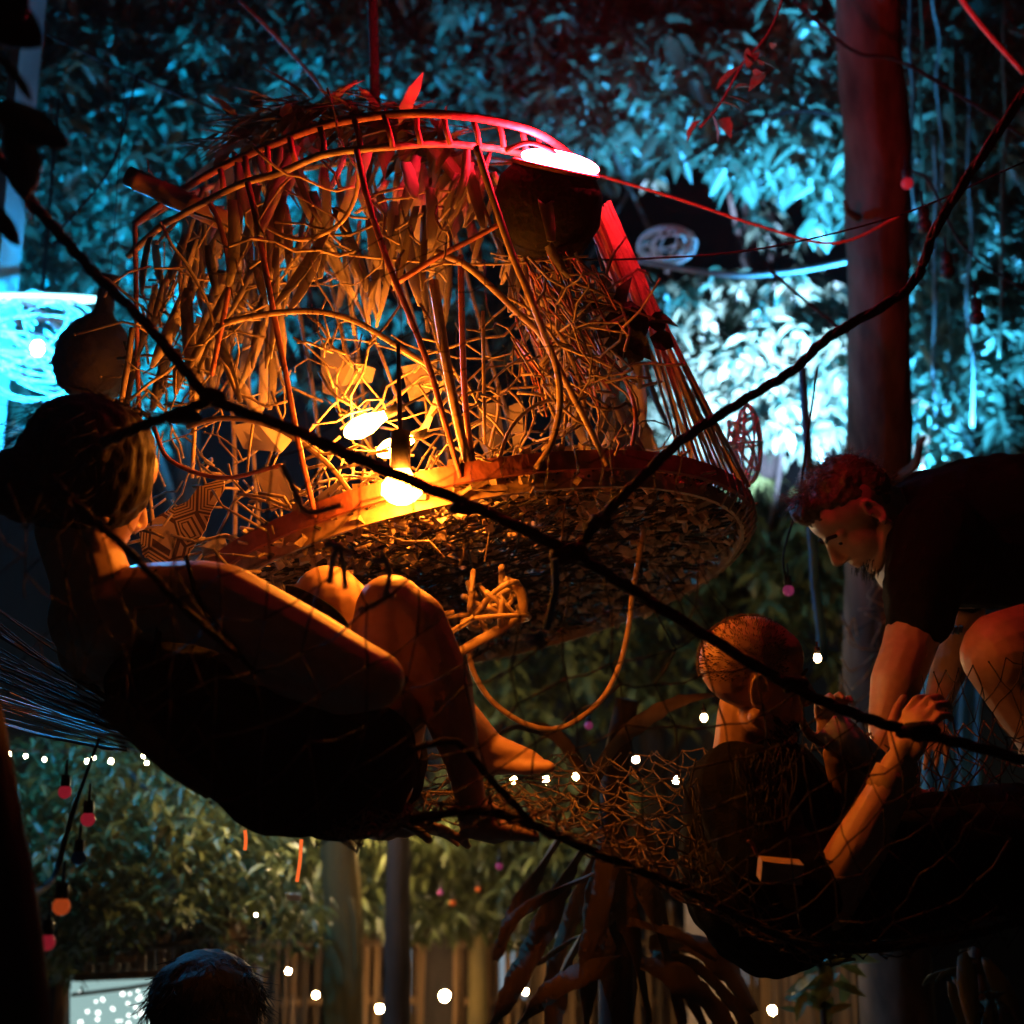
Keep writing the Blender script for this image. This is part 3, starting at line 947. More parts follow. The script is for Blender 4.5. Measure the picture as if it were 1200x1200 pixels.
# floor: cords under and a litter of bark chips and twigs
fl = MB()
for k in range(150):
    a, b = rng.uniform(0, TAU), rng.uniform(1.6, 4.7)
    p, q = D(.96, a, 0), D(.96, a + b, 0)
    pts = [p.lerp(q, t / 7) + NN * (.035 * math.sin(math.pi * t / 7) + rng.uniform(-.012, .012)) + NU * rng.uniform(-.012, .012) for t in range(8)]
    fl.tube(pts, rng.uniform(.0016, .0034), 4)
build(fl, 'floor_cords', M['net'], nest, kind='stuff')
ch = MB()
for k in range(3600):
    rho, th = .97 * math.sqrt(rng.random()), rng.uniform(0, TAU)
    sag = .065 * (1 - rho * rho)
    ch.chip(D(rho, th, sag + rng.uniform(-.03, .045)), rng.uniform(.006, .0145), rng)
build(ch, 'bark_litter', M['chips'], nest, smooth=False, kind='stuff')
tw = MB()
for k in range(900):
    rho, th = .97 * math.sqrt(rng.random()), rng.uniform(0, TAU)
    p = D(rho, th, .065 * (1 - rho * rho) + rng.uniform(-.035, .05))
    q = p + V((rng.uniform(-1, 1), rng.uniform(-1, 1), rng.uniform(-.3, .5))) * rng.uniform(.03, .1)
    tw.tube([p, p.lerp(q, .5) + V((rng.uniform(-.01, .01), 0, rng.uniform(-.01, .01))), q], rng.uniform(.0015, .004), 4)
build(tw, 'twig_litter', M['twig'], nest, kind='stuff')

# upper hoops with rungs
top_rail = [(158, 262), (200, 232), (247, 203), (287, 183), (343, 160), (377, 148), (413, 140), (450, 135), (487, 133), (520, 134), (550, 137), (580, 142), (613, 150), (633, 158), (650, 168), (672, 186), (690, 212)]
bot_rail = [(150, 300), (187, 267), (213, 252), (253, 230), (290, 213), (327, 203), (377, 182), (423, 175), (460, 172), (493, 169), (530, 169), (560, 172), (590, 176), (640, 190), (676, 215)]
dtop = lambda n: [3.6 - .45 * math.sin(math.pi * i / (n - 1)) for i in range(n)]
def TD(pts, ds):
    return [P(p[0], p[1], d) for p, d in zip(pts, ds)]
build(MB().tube(cr(TD(top_rail, dtop(len(top_rail))), 4), .0085, 7), 'hoop', M['rattan_red'], nest)
build(MB().tube(cr(TD(bot_rail, dtop(len(bot_rail))), 4), .0075, 7), 'hoop', M['rattan'], nest)
# back halves of the two hoops
build(MB().tube(cr(T([(158, 262, 3.6), (260, 215, 3.95), (420, 190, 4.2), (560, 185, 4.15), (690, 212, 3.6)], 0), 6), .008, 6), 'hoop', M['rattan'], nest)
for (a, b) in (((258, 198), (262, 226)), ((287, 183), (292, 213)), ((313, 172), (316, 206)), ((340, 161), (347, 192)), ((375, 149), (380, 181)), ((415, 140), (423, 175)), ((450, 135), (460, 172)), ((488, 133), (493, 169)), ((520, 134), (528, 169)), ((553, 138), (562, 172)), ((583, 143), (590, 172)), ((611, 150), (617, 178)), ((632, 158), (634, 184))):
    u = (a[0] - 158) / 532
    dd = 3.6 - .45 * math.sin(math.pi * max(0, min(1, u)))
    build(MB().tube(T([a, ((a[0] + b[0]) / 2 + rng.uniform(-2, 2), (a[1] + b[1]) / 2), b], dd), .0065, 6), 'rung', M['rattan_red'], nest)

# near ribs, traced: (points, depth at start, depth at end, radius, colour)
RIBS = [
    ([(245, 236), (258, 265), (268, 310), (266, 350), (256, 400), (248, 440)], 3.35, 3.25, .0062, 'rattan_red'),
    ([(290, 214), (300, 255), (310, 310), (322, 375), (335, 440), (350, 520), (370, 607)], 3.22, 3.05, .0065, 'rattan_red'),
    ([(418, 176), (430, 230), (452, 300), (480, 370), (503, 430), (520, 490), (540, 560)], 3.14, 3.0, .0065, 'rattan_red'),
    ([(558, 172), (572, 215), (587, 260), (603, 305), (622, 350), (638, 392), (652, 430), (656, 475), (646, 520), (628, 549)], 3.14, 3.02, .0075, 'rattan'),
    ([(511, 295), (545, 310), (580, 340), (605, 365), (632, 390), (655, 432), (690, 500), (712, 545)], 3.2, 3.06, .0072, 'rattan'),
    ([(263, 378), (300, 370), (340, 365), (380, 366), (420, 378), (460, 402), (500, 427)], 3.12, 3.1, .0062, 'rattan'),
    ([(508, 330), (516, 380), (524, 430), (536, 490), (552, 556)], 3.2, 3.01, .0105, 'rattan'),
    ([(540, 300), (542, 400), (546, 480), (556, 553)], 3.3, 3.01, .0068, 'rattan_red'),
    ([(566, 365), (567, 440), (568, 520)], 3.2, 3.1, .004, 'rattan'),
    ([(158, 262), (159, 320), (160, 380), (163, 480), (168, 530)], 3.6, 3.4, .006, 'rattan_red'),
    ([(155, 385), (149, 430), (140, 480), (132, 512)], 3.4, 3.3, .007, 'rattan'),
    ([(170, 523), (176, 590), (184, 655)], 3.35, 3.3, .006, 'rattan'),
    ([(300, 257), (330, 275), (360, 280), (395, 265), (413, 240), (420, 210), (418, 180)], 3.3, 3.15, .005, 'rattan'),
    ([(467, 330), (510, 303), (550, 282), (587, 262)], 3.2, 3.12, .006, 'rattan_red'),
    ([(210, 300), (215, 390), (228, 470), (225, 560)], 3.45, 3.3, .005, 'rattan'),
    ([(630, 400), (645, 380), (660, 400), (680, 450), (688, 500)], 3.3, 3.2, .005, 'rattan'),
    ([(700, 410), (730, 440), (745, 490), (735, 545)], 3.4, 3.2, .005, 'rattan_red'),
    ([(580, 555), (600, 500), (640, 470), (690, 480)], 3.05, 3.2, .004, 'rattan'),
    ([(330, 290), (400, 330), (440, 400), (470, 480)], 3.9, 3.6, .005, 'rattan'),
    ([(220, 500), (260, 490), (320, 500), (380, 540), (420, 590)], 3.3, 3.05, .006, 'rattan'),
    ([(180, 500), (200, 540), (260, 560), (330, 545)], 3.3, 3.1, .005, 'rattan_red'),
    ([(690, 212), (725, 300), (770, 400), (820, 490), (872, 568)], 3.55, 3.55, .009, 'rattan'),
    ([(228, 250), (260, 262), (310, 285), (420, 300), (560, 310), (690, 300)], 3.35, 3.25, .003, 'twig'),
]
for pts, d0, d1, r, m in RIBS:
    build(MB().tube(cr(T(pts, d0, d1), 5), r, 7, r2=r * .85), 'rib', M[m], nest)
# far ribs inside the dome
for k in range(12):
    th = .25 + 2.6 * k / 11
    a, b = D(.97, th, .02), P(240 + 430 * (1 - k / 11), 205, 4.15)
    mid = (a + b) / 2 + (NW * .12) + NU * rng.uniform(-.05, .05)
    build(MB().tube(cr([a, mid, b], 7), .006, 6), 'rib', M['rattan'], nest)
# bamboo tube poking out
bt = T([(150, 206), (270, 262)], 3.45)
hs = [0, .08, .1, .12, .3, .33, .36, .40, .6, .62, .64, 1]
build(MB().tube([bt[0].lerp(bt[1], h) for h in hs], lambda u: .022 + (.003 if round(u * 11) in (2, 5, 7, 9) else 0), 12), 'bamboo_tube', M['bamboo'], nest)

# split-bamboo slats down the right flank
for k in range(26):
    u = k / 25
    a = P(686 + 28 * u + rng.uniform(-2, 2), 256 - 20 * u + rng.uniform(-4, 4), 3.5 + .08 * rng.random())
    if k < 14:
        b = P(722 + 26 * u + rng.uniform(-3, 3), 345 - 25 * u + rng.uniform(-14, 14), 3.5 + .06 * rng.random())
        pts = [a, a.lerp(b, .5), b]
    else:
        v = (k - 14) / 11
        b = P(800 + 78 * v, 545 + 26 * v, 3.45 + .1 * rng.random())
        m_ = P(748 + 26 * v + rng.uniform(-4, 4), 360 + rng.uniform(-6, 6), 3.52)
        pts = cr([a, m_, b], 5)
    build(MB().ribbon(pts, [rng.uniform(.0025, .0042)] * len(pts), (NU + NW * rng.uniform(-.8, .8)).normalized(), .003), 'slat', M['bamboo' if k < 14 else 'rattan'], nest, smooth=False)

# dry husks hanging inside the dome
husks = []
for k in range(165):
    x = rng.uniform(225, 650)
    u = (x - 225) / 425
    y = 178 + 40 * abs(u - .5) ** 1.5 + rng.uniform(-18, 120) * (1 - .5 * abs(u - .4))
    husks.append((x, y, rng.uniform(3.25, 4.0)))
for k in range(56):
    husks.append((rng.uniform(165, 330), rng.uniform(270, 420), rng.uniform(3.3, 3.8)))
for k in range(30):
    husks.append((rng.uniform(640, 760), rng.uniform(310, 470), rng.uniform(3.4, 3.9)))
for (x, y, d) in husks:
    L = rng.uniform(.09, .25)
    a = P(x, y, d)
    dr = (V((rng.uniform(-.45, .45), rng.uniform(-.3, .3), -1))).normalized()
    s = (RIGHT + FWD * rng.uniform(-.9, .9) + UP * rng.uniform(-.2, .2)).normalized()
    w = rng.uniform(.006, .017)
    cv = V((rng.uniform(-.03, .03), rng.uniform(-.03, .03), 0))
    pts = [a + dr * (L * t / 5) + cv * (t / 5) ** 2 for t in range(6)]
    build(MB().ribbon(pts, [w * .7, w * .95, w * rng.uniform(.8, 1.1), w, w * .8, w * rng.uniform(.1, .6)], s, .0015, rng.uniform(-.3, .4)), 'husk_leaf', M['husk'], nest)
# thatch cap on the crown
cap = MB()
for k in range(320):
    x = rng.uniform(265, 560)
    u = (x - 265) / 295
    ytop = 190 - 78 * math.sin(math.pi * min(1, u * .85 + .12)) ** .8
    a = P(x, ytop + rng.uniform(-4, 34), rng.uniform(3.6, 4.1))
    dr = V((rng.uniform(-1, .7), rng.uniform(-.6, .1), rng.uniform(-.9, .15))).normalized()
    cap.leaf(a, dr, V((rng.uniform(-.4, .4), -.6, .8)), rng.uniform(.08, .2), rng.uniform(.02, .04), .1, .1)
build(cap, 'thatch_cap', M['leaf_dry'], nest, kind='stuff')

# golden leaf plates near the bulbs
PLATES = [
    ([(272, 498), (300, 494), (345, 512), (330, 530), (285, 526)], 3.35), ([(392, 432), (414, 424), (440, 432), (436, 448), (400, 452)], 3.6),
    ([(560, 475), (585, 470), (592, 520), (575, 545), (562, 520)], 3.8), ([(596, 476), (612, 470), (614, 520), (602, 528)], 3.75),
    ([(712, 472), (742, 470), (765, 505), (768, 545), (722, 542), (708, 500)], 3.75), ([(668, 382), (705, 388), (712, 415), (675, 420)], 3.5),
    ([(300, 556), (330, 548), (345, 585), (318, 600)], 3.2), ([(360, 590), (400, 560), (415, 585), (385, 612)], 3.2),
    ([(470, 430), (515, 420), (500, 470), (480, 470)], 3.6), ([(515, 450), (524, 440), (500, 510), (488, 518)], 3.35),
    ([(235, 640), (262, 625), (268, 648), (240, 660)], 3.28), ([(375, 400), (420, 420), (410, 470), (378, 460)], 3.9),
    ([(500, 615), (560, 600), (570, 625), (520, 640)], 3.55), ([(430, 640), (520, 655), (500, 672), (440, 662)], 3.6),
]
for pts, d in PLATES:
    q = [P(x, y, d + rng.uniform(-.03, .03)) for x, y in pts]
    build(MB().prism(q, FWD * .004), 'dry_leaf_plate', M['husk'], nest, smooth=False)
pp = T([(163, 623), (187, 603), (220, 587), (233, 570), (262, 560), (263, 573), (247, 600), (240, 622), (217, 655), (193, 668), (167, 650)], 3.22)
build(MB().prism(pp, FWD * .006), 'carved_panel', M['pattern'], nest, smooth=False, label='golden carved panel with concentric line pattern')

# tangle of knotted wire-thin twigs through the dome
tg = MB()
knots = MB()
ZONES = [(165, 340, 280, 510, 3.25, 3.7, 90), (370, 560, 400, 560, 3.1, 3.6, 60), (560, 735, 420, 550, 3.1, 3.7, 80), (300, 560, 200, 330, 3.15, 3.4, 26), (600, 690, 300, 440, 3.2, 3.5, 66), (180, 420, 540, 680, 3.1, 3.5, 85)]
for (x0, x1, y0, y1, d0, d1, nn) in ZONES:
    for k in range(nn):
        p = P(rng.uniform(x0, x1), rng.uniform(y0, y1), rng.uniform(d0, d1))
        pts = [p]
        dr = V((rng.uniform(-1, 1), rng.uniform(-.5, .5), rng.uniform(-1, 1))).normalized()
        for j in range(rng.randint(2, 6)):
            dr = (dr + V((rng.uniform(-1, 1), rng.uniform(-.5, .5), rng.uniform(-1, 1))) * .7).normalized()
            pts.append(pts[-1] + dr * rng.uniform(.02, .06))
            if rng.random() < .3:
                knots.sph(pts[-1], rng.uniform(.0025, .0038), 6, 4)
        tg.tube(pts, rng.uniform(.0018, .0036), 4)
build(tg, 'twig_tangle', M['twig'], nest, kind='stuff')
build(knots, 'cord_knots', M['twig'], nest, kind='stuff')
tg = MB()
for k in range(110):
    p = P(rng.uniform(600, 700), rng.uniform(280, 440), rng.uniform(3.25, 3.5))
    dr = V((.5 + rng.uniform(-.3, .3), rng.uniform(-.3, .3), -1 + rng.uniform(-.2, .2))).normalized()
    tg.tube([p, p + dr * rng.uniform(.04, .12)], .0025, 4)
build(tg, 'brush_straw', M['rattan_red'], nest, kind='stuff')
# dark crumpled pod
pod = MB()
for k in range(26):
    c = P(738 + rng.uniform(-24, 26), 380 + rng.uniform(-22, 22), 3.4 + rng.uniform(-.05, .05))
    pod.leaf(c, V((rng.uniform(-1, 1), rng.uniform(-.6, .6), rng.uniform(-1, 1))), V((rng.uniform(-1, 1), -.5, rng.uniform(-1, 1))), rng.uniform(.05, .08), .05, .3, .3)
pod.sph(P(736, 380, 3.42), .045, 12, 8)
build(pod, 'dark_seed_pod', M['black'], nest)
# looped vine and curled root hanging beneath
build(MB().tube(cr(T([(548, 755), (556, 790), (580, 825), (620, 850), (660, 852), (700, 825), (722, 790), (735, 745), (742, 690), (755, 620)], 3.3, 3.45), 6), .0062, 7), 'vine_loop', M['rattan'], nest)
for k in range(16):
    a = rng.uniform(0, TAU)
    c = P(575 + rng.uniform(-26, 26), 716 + rng.uniform(-24, 24), 3.35 + rng.uniform(-.06, .06))
    rr = rng.uniform(.03, .07)
    e1 = V((rng.uniform(-1, 1), rng.uniform(-.4, .4), rng.uniform(-1, 1))).normalized()
    _, e2, _ = frame_for(e1)
    pts = [c + e1 * (rr * math.cos(a + t * .55)) + e2 * (rr * .7 * math.sin(a + t * .55)) for t in range(9)]
    build(MB().tube(cr(pts, 3), rng.uniform(.004, .008), 6), 'curled_root', M['rattan'], nest)
build(MB().tube(cr(T([(528, 770), (560, 752), (590, 735), (612, 715), (608, 690), (590, 680)], 3.3), 5), .011, 8), 'curled_root', M['rattan'], nest)
build(MB().tube([P(440, 130, 3.9), P(430, -250, 3.95)], .012, 8), 'hanging_rope', M['rope_black'], nest)

# ------------------------------------------------------------------ bulbs inside the nest
def edison(label, a, b, r, m):
    a, b = P(*a), P(*b)
    t = empty('filament_bulb', a, label, 'bulb')
    ax = b - a
    L = ax.length
    build(MB().lathe(a, ax, [(0, r * .25), (L * .08, r * .6), (L * .3, r), (L * .6, r * .95), (L * .85, r * .55), (L, r * .4)], 14), 'glass', m, t)
    build(MB().lathe(b, ax, [(0, r * .45), (r * .8, r * .5), (r * 1.8, r * .5), (r * 1.9, r * .12), (r * 6, r * .1)], 10), 'socket', M['plastic_dark'], t)
edison('long tilted filament bulb glowing uppermost inside the nest', (404, 510, 3.3), (452, 486, 3.3), .022, M['g_warm'])
edison('short filament bulb glowing between the other two inside the nest', (442, 532, 3.28), (484, 514, 3.3), .019, M['g_warm'])
edison('round blazing yellow bulb just above the nest rim', (471, 592, 2.96), (470, 549, 2.96), .038, M['g_warm_hot'])

edison('tiny filament bulb glowing under the nest rim beside the rope', (548, 596, 3.2), (528, 584, 3.2), .018, M['g_warm'])

# ------------------------------------------------------------------ red bucket lamp
PK = .92
ln = (UP * math.cos(rad(14)) * .97 + RIGHT * .2 - FWD * math.sin(rad(15))).normalized()
lc = P(650, 200, 3.12)
LK = 1.02
lamp = empty('bucket_lamp', lc - ln * .17, 'dark woven bucket lamp with a glowing red disc on the nest crown', 'lamp')
_, lx, ly = frame_for(ln)
bk = MB()
prof = [(h * LK, r * LK) for h, r in ((0, .084), (-.03, .106), (-.09, .112), (-.15, .090), (-.175, .05))]
n = 26
for h, r in [(0, .07 * LK), *prof]:
    for k in range(n):
        bk.v.append(lc + ln * h + lx * (r * math.cos(TAU * k / n)) + ly * (r * math.sin(TAU * k / n)))
for i in range(len(prof)):
    for k in range(n):
        k2 = (k + 1) % n
        bk.f.append((i * n + k, i * n + k2, (i + 1) * n + k2, (i + 1) * n + k))
bk.f.append(tuple(len(prof) * n + k for k in range(n)))
build(bk, 'bucket', M['soot'], lamp)
lo = lc + RIGHT * .008 - FWD * .004 + ln * .016
build(MB().ell(lo, lx * (.080 * LK), ly * (.080 * LK), ln * .022, 24, 12), 'led_disc', M['g_red'], lamp)
build(MB().tube(ring(lc + ln * .004, lx * (.086 * LK), ly * (.086 * LK)), .0055, 6, False), 'rim_ring', M['rattan_red'], lamp)
build(MB().tube(cr(T([(592, 176), (620, 167), (645, 176), (656, 188)], 3.05), 5), .005, 6), 'handle', M['rattan_red'], lamp)

PK = 1.0
# dark gourd by the lantern
gc = P(100, 470, 3.5)
gd = (P(130, 322, 3.5) - P(100, 470, 3.5))
gl = gd.length
gm = MB().lathe(gc, gd, [(0, .03), (gl * .08, .075), (gl * .25, .098), (gl * .45, .094), (gl * .6, .062), (gl * .68, .03), (gl * .72, .023), (gl * .95, .023), (gl * .97, .025), (gl, .024)], 22)
go = empty('gourd', gc, 'dark bottle gourd hanging in front of the blazing wire lantern', 'gourd')
build(gm, 'gourd_body', M['black'], go)
build(MB().tube([gc + gd, gc + gd + V((0, 0, .8))], .0012, 5), 'hanging_string', M['rope_black'], go)

# ------------------------------------------------------------------ ropes and nets
def fuzzy_rope(pts, r, seed, mb=None):
    """three twisted strands"""
    rng = random.Random(seed)
    line = cr(pts, 10)
    mb = mb or MB()
    for s in range(3):
        q = []
        for i, p in enumerate(line):
            t = line[min(i + 1, len(line) - 1)] - line[max(i - 1, 0)]
            _, a, b = frame_for(t)
            an = s * TAU / 3 + i * .55
            q.append(p + a * (math.cos(an) * r * .55) + b * (math.sin(an) * r * .55))
        mb.tube(q, r * .62, 6)
    for i in range(0, len(line), 1):
        p = line[i]
        dr = V((rng.uniform(-1, 1), rng.uniform(-1, 1), rng.uniform(-1, 1))).normalized()
        mb.tube([p, p + dr * (r + rng.uniform(.002, .007))], .0007, 3)
    return mb

fnet = empty('rope_net', P(670, 650, 2.1), 'black rope safety net with thick knotted ropes crossing in front of the nest', 'net')
RA = T([(-20, 160, 1.95), (35, 235, 1.98), (75, 280, 2.0), (115, 325, 2.0), (170, 378, 2.02), (215, 432, 2.02), (250, 468, 2.02), (330, 498, 2.03), (430, 542, 2.05), (560, 596, 2.07), (672, 650, 2.1), (790, 722, 2.15), (920, 800, 2.2), (1000, 836, 2.2), (1070, 858, 2.2), (1140, 874, 2.2), (1260, 908, 2.2)], 0)
build(fuzzy_rope(RA[:8], .0075, 1), 'thick_rope', M['rope_black'], fnet)
build(fuzzy_rope(RA[7:], .0082, 2), 'thick_rope', M['rope_black'], fnet)
RB = T([(672, 650, 2.1), (700, 612, 2.13), (745, 566, 2.17), (800, 515, 2.2), (870, 470, 2.25), (930, 433, 2.3), (973, 394, 2.35), (1066, 336, 2.4), (1100, 262, 2.4), (1166, 160, 2.4), (1240, 50, 2.4)], 0)
build(fuzzy_rope(RB, .008, 3), 'thick_rope', M['rope_black'], fnet)
RCp = T([(120, 520, 2.05), (165, 500, 2.03), (205, 485, 2.02), (250, 468, 2.02)], 0)
build(fuzzy_rope(RCp, .0075, 4), 'thick_rope', M['rope_black'], fnet)
RD = T([(60, 560, 1.92), (100, 600, 1.92), (150, 645, 1.92), (215, 712, 1.92), (280, 770, 1.93)], 0)
build(fuzzy_rope(RD, .005, 5), 'thick_rope', M['rope_black'], fnet)
for (x, y, d, r, kx) in ((672, 650, 2.1, .02, 1.3), (215, 486, 2.02, .017, 1.9), (700, 612, 2.13, .014, 1.2), (930, 802, 2.2, .016, 1.5), (1075, 858, 2.2, .022, 2.2), (250, 466, 2.02, .014, 1.2), (540, 596, 2.06, .012, 1.5)):
    kb = MB()
    c = P(x, y, d)
    rr = random.Random(int(x))
    for k in range(5):
        e1 = (RIGHT * kx + UP * rr.uniform(-.6, .6) + FWD * rr.uniform(-.5, .5)).normalized()
        _, e2, _ = frame_for(e1)
        e2 = (e2 + FWD * rr.uniform(-.8, .8)).normalized()
        kb.tube(ring(c + V((rr.uniform(-.006, .006), 0, rr.uniform(-.005, .005))), e1 * r * rr.uniform(.7, 1.2), e2 * r * rr.uniform(.5, .8), 14), r * .42, 6, False)
    kb.sph(c, r * .75, 8, 6)
    build(kb, 'knot', M['rope_black'], fnet)

def poly_at(pts, u):
    n = len(pts) - 1
    i = min(n - 1, int(u * n))
    f = u * n - i
    return pts[i].lerp(pts[i + 1], f)

def net_mesh(top, bot, nu, nv, r, seed, bulge=0.0, jit=.3, drop=0.0, sides=4, mid=None):
    rng = random.Random(seed)
    mb = MB()
    L = (top[0] - top[-1]).length / nu
    nodes = {}
    for j in range(nv + 1):
        for i in range(-1, nu + 2):
            u, v = (i + .5 * (j % 2)) / nu, j / nv
            if u < -.001 or u > 1.001:
                continue
            a, b = poly_at(top, min(1, max(0, u))), poly_at(bot, min(1, max(0, u)))
            if mid:
                m = poly_at(mid, min(1, max(0, u)))
                p = a * (2 * (v - .5) * (v - 1)) + m * (4 * v * (1 - v)) + b * (2 * v * (v - .5))
            else:
                p = a.lerp(b, v)
            p = p - FWD * (bulge * math.sin(math.pi * v))
            if 0 < j < nv:
                p = p + RIGHT * (rng.gauss(0, jit) * L * .5) + UP * (rng.gauss(0, jit) * L * .5) + FWD * rng.gauss(0, .004)
            nodes[(i, j)] = p
    for (i, j), p in nodes.items():
        nb = [(i, j + 1), (i - 1, j + 1)] if j % 2 == 0 else [(i, j + 1), (i + 1, j + 1)]
        for q in nb:
            if q in nodes and rng.random() > drop:
                e = nodes[q]
                m = (p + e) / 2 - V((0, 0, 1)) * (rng.uniform(0, .12) * (p - e).length) + RIGHT * rng.gauss(0, .002)
                mb.tube([p, m, e], r * rng.uniform(.85, 1.2), sides)
        if rng.random() < .8:
            mb.sph(p, r * 2.0, 6, 4)
    return mb

# net wall below the main rope, in front of the woman
top = cr(RA[7:16], 8)
bot = cr(T([(110, 800, 1.95), (200, 900, 1.93), (320, 985, 1.95), (470, 985, 2.0), (620, 968, 2.1), (760, 1035, 2.15), (880, 1075, 2.2), (1000, 1112, 2.25), (1180, 1100, 2.3)], 0), 8)
build(net_mesh(top, bot, 17, 8, .0013, 71, .05), 'net_mesh', M['net'], fnet, kind='stuff')
# finer net above the rope, over the nest
top2 = cr(T([(150, 345, 2.15), (260, 300, 2.2), (400, 250, 2.3), (560, 300, 2.35), (680, 420, 2.3), (760, 540, 2.2)], 0), 8)
bot2 = cr([RA[5], RA[6], RA[7], RA[8], RA[9], RA[10]], 8)
build(net_mesh(top2, bot2, 18, 9, .0009, 72, 0, .4, .12, 3), 'net_mesh', M['net'], fnet, kind='stuff')
top3 = cr([RB[0], RB[1], RB[2], RB[3]], 6)
bot3 = cr([RA[10], P(740, 690, 2.13), P(800, 728, 2.16), P(860, 765, 2.18)], 6)
build(net_mesh(top3, bot3, 5, 5, .0009, 73, 0, .3), 'net_mesh', M['net'], fnet, kind='stuff')
# net on the left, round the woman's head and shoulder
top4 = cr(T([(-30, 560, 1.9), (60, 580, 1.9), (130, 600, 1.92), (250, 640, 1.95)], 0), 8)
bot4 = cr(T([(-30, 800, 1.9), (60, 830, 1.92), (140, 850, 1.94), (260, 900, 1.95)], 0), 8)
build(net_mesh(top4, bot4, 7, 6, .001, 74, .02, .35, .2), 'net_mesh', M['net'], fnet, kind='stuff')

# hammock: bed net lit orange, edge rope, gathered cords at the left, sagging belly on the right
ham = empty('net_hammock', P(620, 965, 2.2), 'sagging net hammock carrying the woman and the men, cords glowing orange', 'hammock')
RE = T([(400, 985, 2.08), (480, 885 + 75, 2.1), (560, 950, 2.12), (622, 966, 2.15), (700, 1000, 2.2), (800, 1040, 2.25), (870, 1075, 2.3), (950, 1108, 2.3), (1040, 1110, 2.3), (1140, 1095, 2.3), (1260, 1060, 2.3)], 0)
build(fuzzy_rope(RE[1:], .0065, 8), 'edge_rope', M['rope_black'], ham)
RF = T([(535, 870, 2.05), (570, 908, 2.06), (610, 950, 2.08), (626, 968, 2.1)], 0)
build(fuzzy_rope([P(480, 878, 2.0)] + RF, .0052, 9), 'edge_rope', M['rope_black'], ham)
far_e = cr(T([(380, 900, 2.75), (480, 884, 2.9), (600, 886, 3.0), (700, 884, 3.0), (800, 880, 3.0), (900, 880, 2.95), (1000, 862, 2.9), (1120, 850, 2.8), (1240, 830, 2.8)], 0), 8)
near_e = cr([RE[0], RE[1], RE[2], RE[3], RE[4], RE[5], RE[6], RE[7], RE[9]], 8)
mid_e = cr(T([(380, 950, 2.45), (480, 940, 2.5), (600, 932, 2.55), (700, 950, 2.55), (800, 975, 2.6), (900, 1050, 2.65), (1000, 1085, 2.65), (1120, 1050, 2.6), (1240, 1000, 2.6)], 0), 8)
build(net_mesh(far_e, near_e, 26, 20, .0016, 81, 0, .35, .05, 4, mid_e), 'bed_net', M['net_lit'], ham, kind='stuff')
build(net_mesh(far_e, near_e, 22, 15, .0014, 82, 0, .5, .15, 4, [p - V((0, 0, .015)) for p in mid_e]), 'bed_net', M['net_lit'], ham, kind='stuff')
# belly of the net round the seated man
b_top = cr(T([(815, 890, 2.5), (830, 990, 2.42), (960, 1000, 2.36), (1080, 960, 2.36), (1210, 920, 2.4)], 0), 8)
b_bot = cr(T([(800, 1045, 2.5), (860, 1082, 2.42), (960, 1118, 2.4), (1080, 1122, 2.4), (1210, 1105, 2.4)], 0), 8)
build(net_mesh(b_top, b_bot, 18, 8, .0013, 83, .03, .3), 'belly_net', M['net'], ham, kind='stuff')
# dense dark belly fabric of doubled netting
r_top = cr(T([(1080, 790, 2.55), (1140, 780, 2.5), (1220, 760, 2.5)], 0), 8)
r_bot = cr(T([(1060, 960, 2.5), (1140, 960, 2.5), (1220, 940, 2.5)], 0), 8)
build(net_mesh(r_top, r_bot, 8, 8, .0010, 84, 0, .75, .12), 'belly_net', M['net'], ham, kind='stuff')
rng = random.Random(44)
for k in range(34):
    y0 = 690 + 145 * (k / 33)
    a = P(-40, y0 + rng.uniform(-8, 8), 2.85 + rng.uniform(-.05, .05))
    b = P(128 + rng.uniform(0, 60), 818 + 62 * (k / 33) + rng.uniform(-5, 5), 2.45 + rng.uniform(-.04, .04))
    m_ = a.lerp(b, .5) + UP * rng.uniform(-.012, .004)
    build(MB().tube(cr([a, m_, b], 5), rng.uniform(.0012, .0026), 4), 'gathered_cord', M['net' if k < 24 else 'rattan'], ham)  # orange glow along the lower cords is put into their lighter colour
build(MB().ribbon(cr(T([(122, 822, 2.16), (150, 845, 2.15), (185, 880, 2.14), (215, 905, 2.14), (246, 930, 2.13)], 0), 4), [.012, .017, .02, .021, .021, .02, .02, .019, .018, .018, .018, .017, .016, .015, .013, .011, .009][:17], (UP * .8 + RIGHT * .5).normalized(), .004), 'strap', M['leaf_dry'], ham)

# frayed pale cord ends tied on the net above the knees
for i, (pts, lab) in enumerate((([[(397, 638), (390, 655), (386, 684)], [(397, 640), (402, 660), (405, 690)], [(380, 636), (397, 640), (412, 650)]], 'frayed pale cord knot hanging over the farther knee'),
                                ([[(448, 648), (456, 672), (452, 700)], [(436, 655), (452, 660)], [(452, 700), (440, 708), (420, 716)], [(452, 690), (460, 700)]], 'frayed pale cord knot hanging over the nearer knee'),
                                ([[(345, 575), (360, 600), (400, 592)], [(330, 545), (345, 575)]], 'blurred pale cord on the net before the bulbs'))):
    fb = MB()
    r2 = random.Random(90 + i)
    for ln_ in pts:
        l = cr(T(ln_, 1.98), 6)
        fb.tube(l, .0042, 6)
        for p in l:
            for _ in range(5):
                fb.tube([p, p + V((r2.uniform(-1, 1), r2.uniform(-1, 1), r2.uniform(-1, 1))) * .009], .0005, 3)
    build(fb, 'frayed_rope', M['cord_pale'], label=lab, cat='rope')
bl = MB().tube(cr(T([(650, 655), (651, 690), (646, 715), (640, 738)], 2.05), 6), .0055, 7)
r2 = random.Random(7)
e = P(632, 746, 2.05)
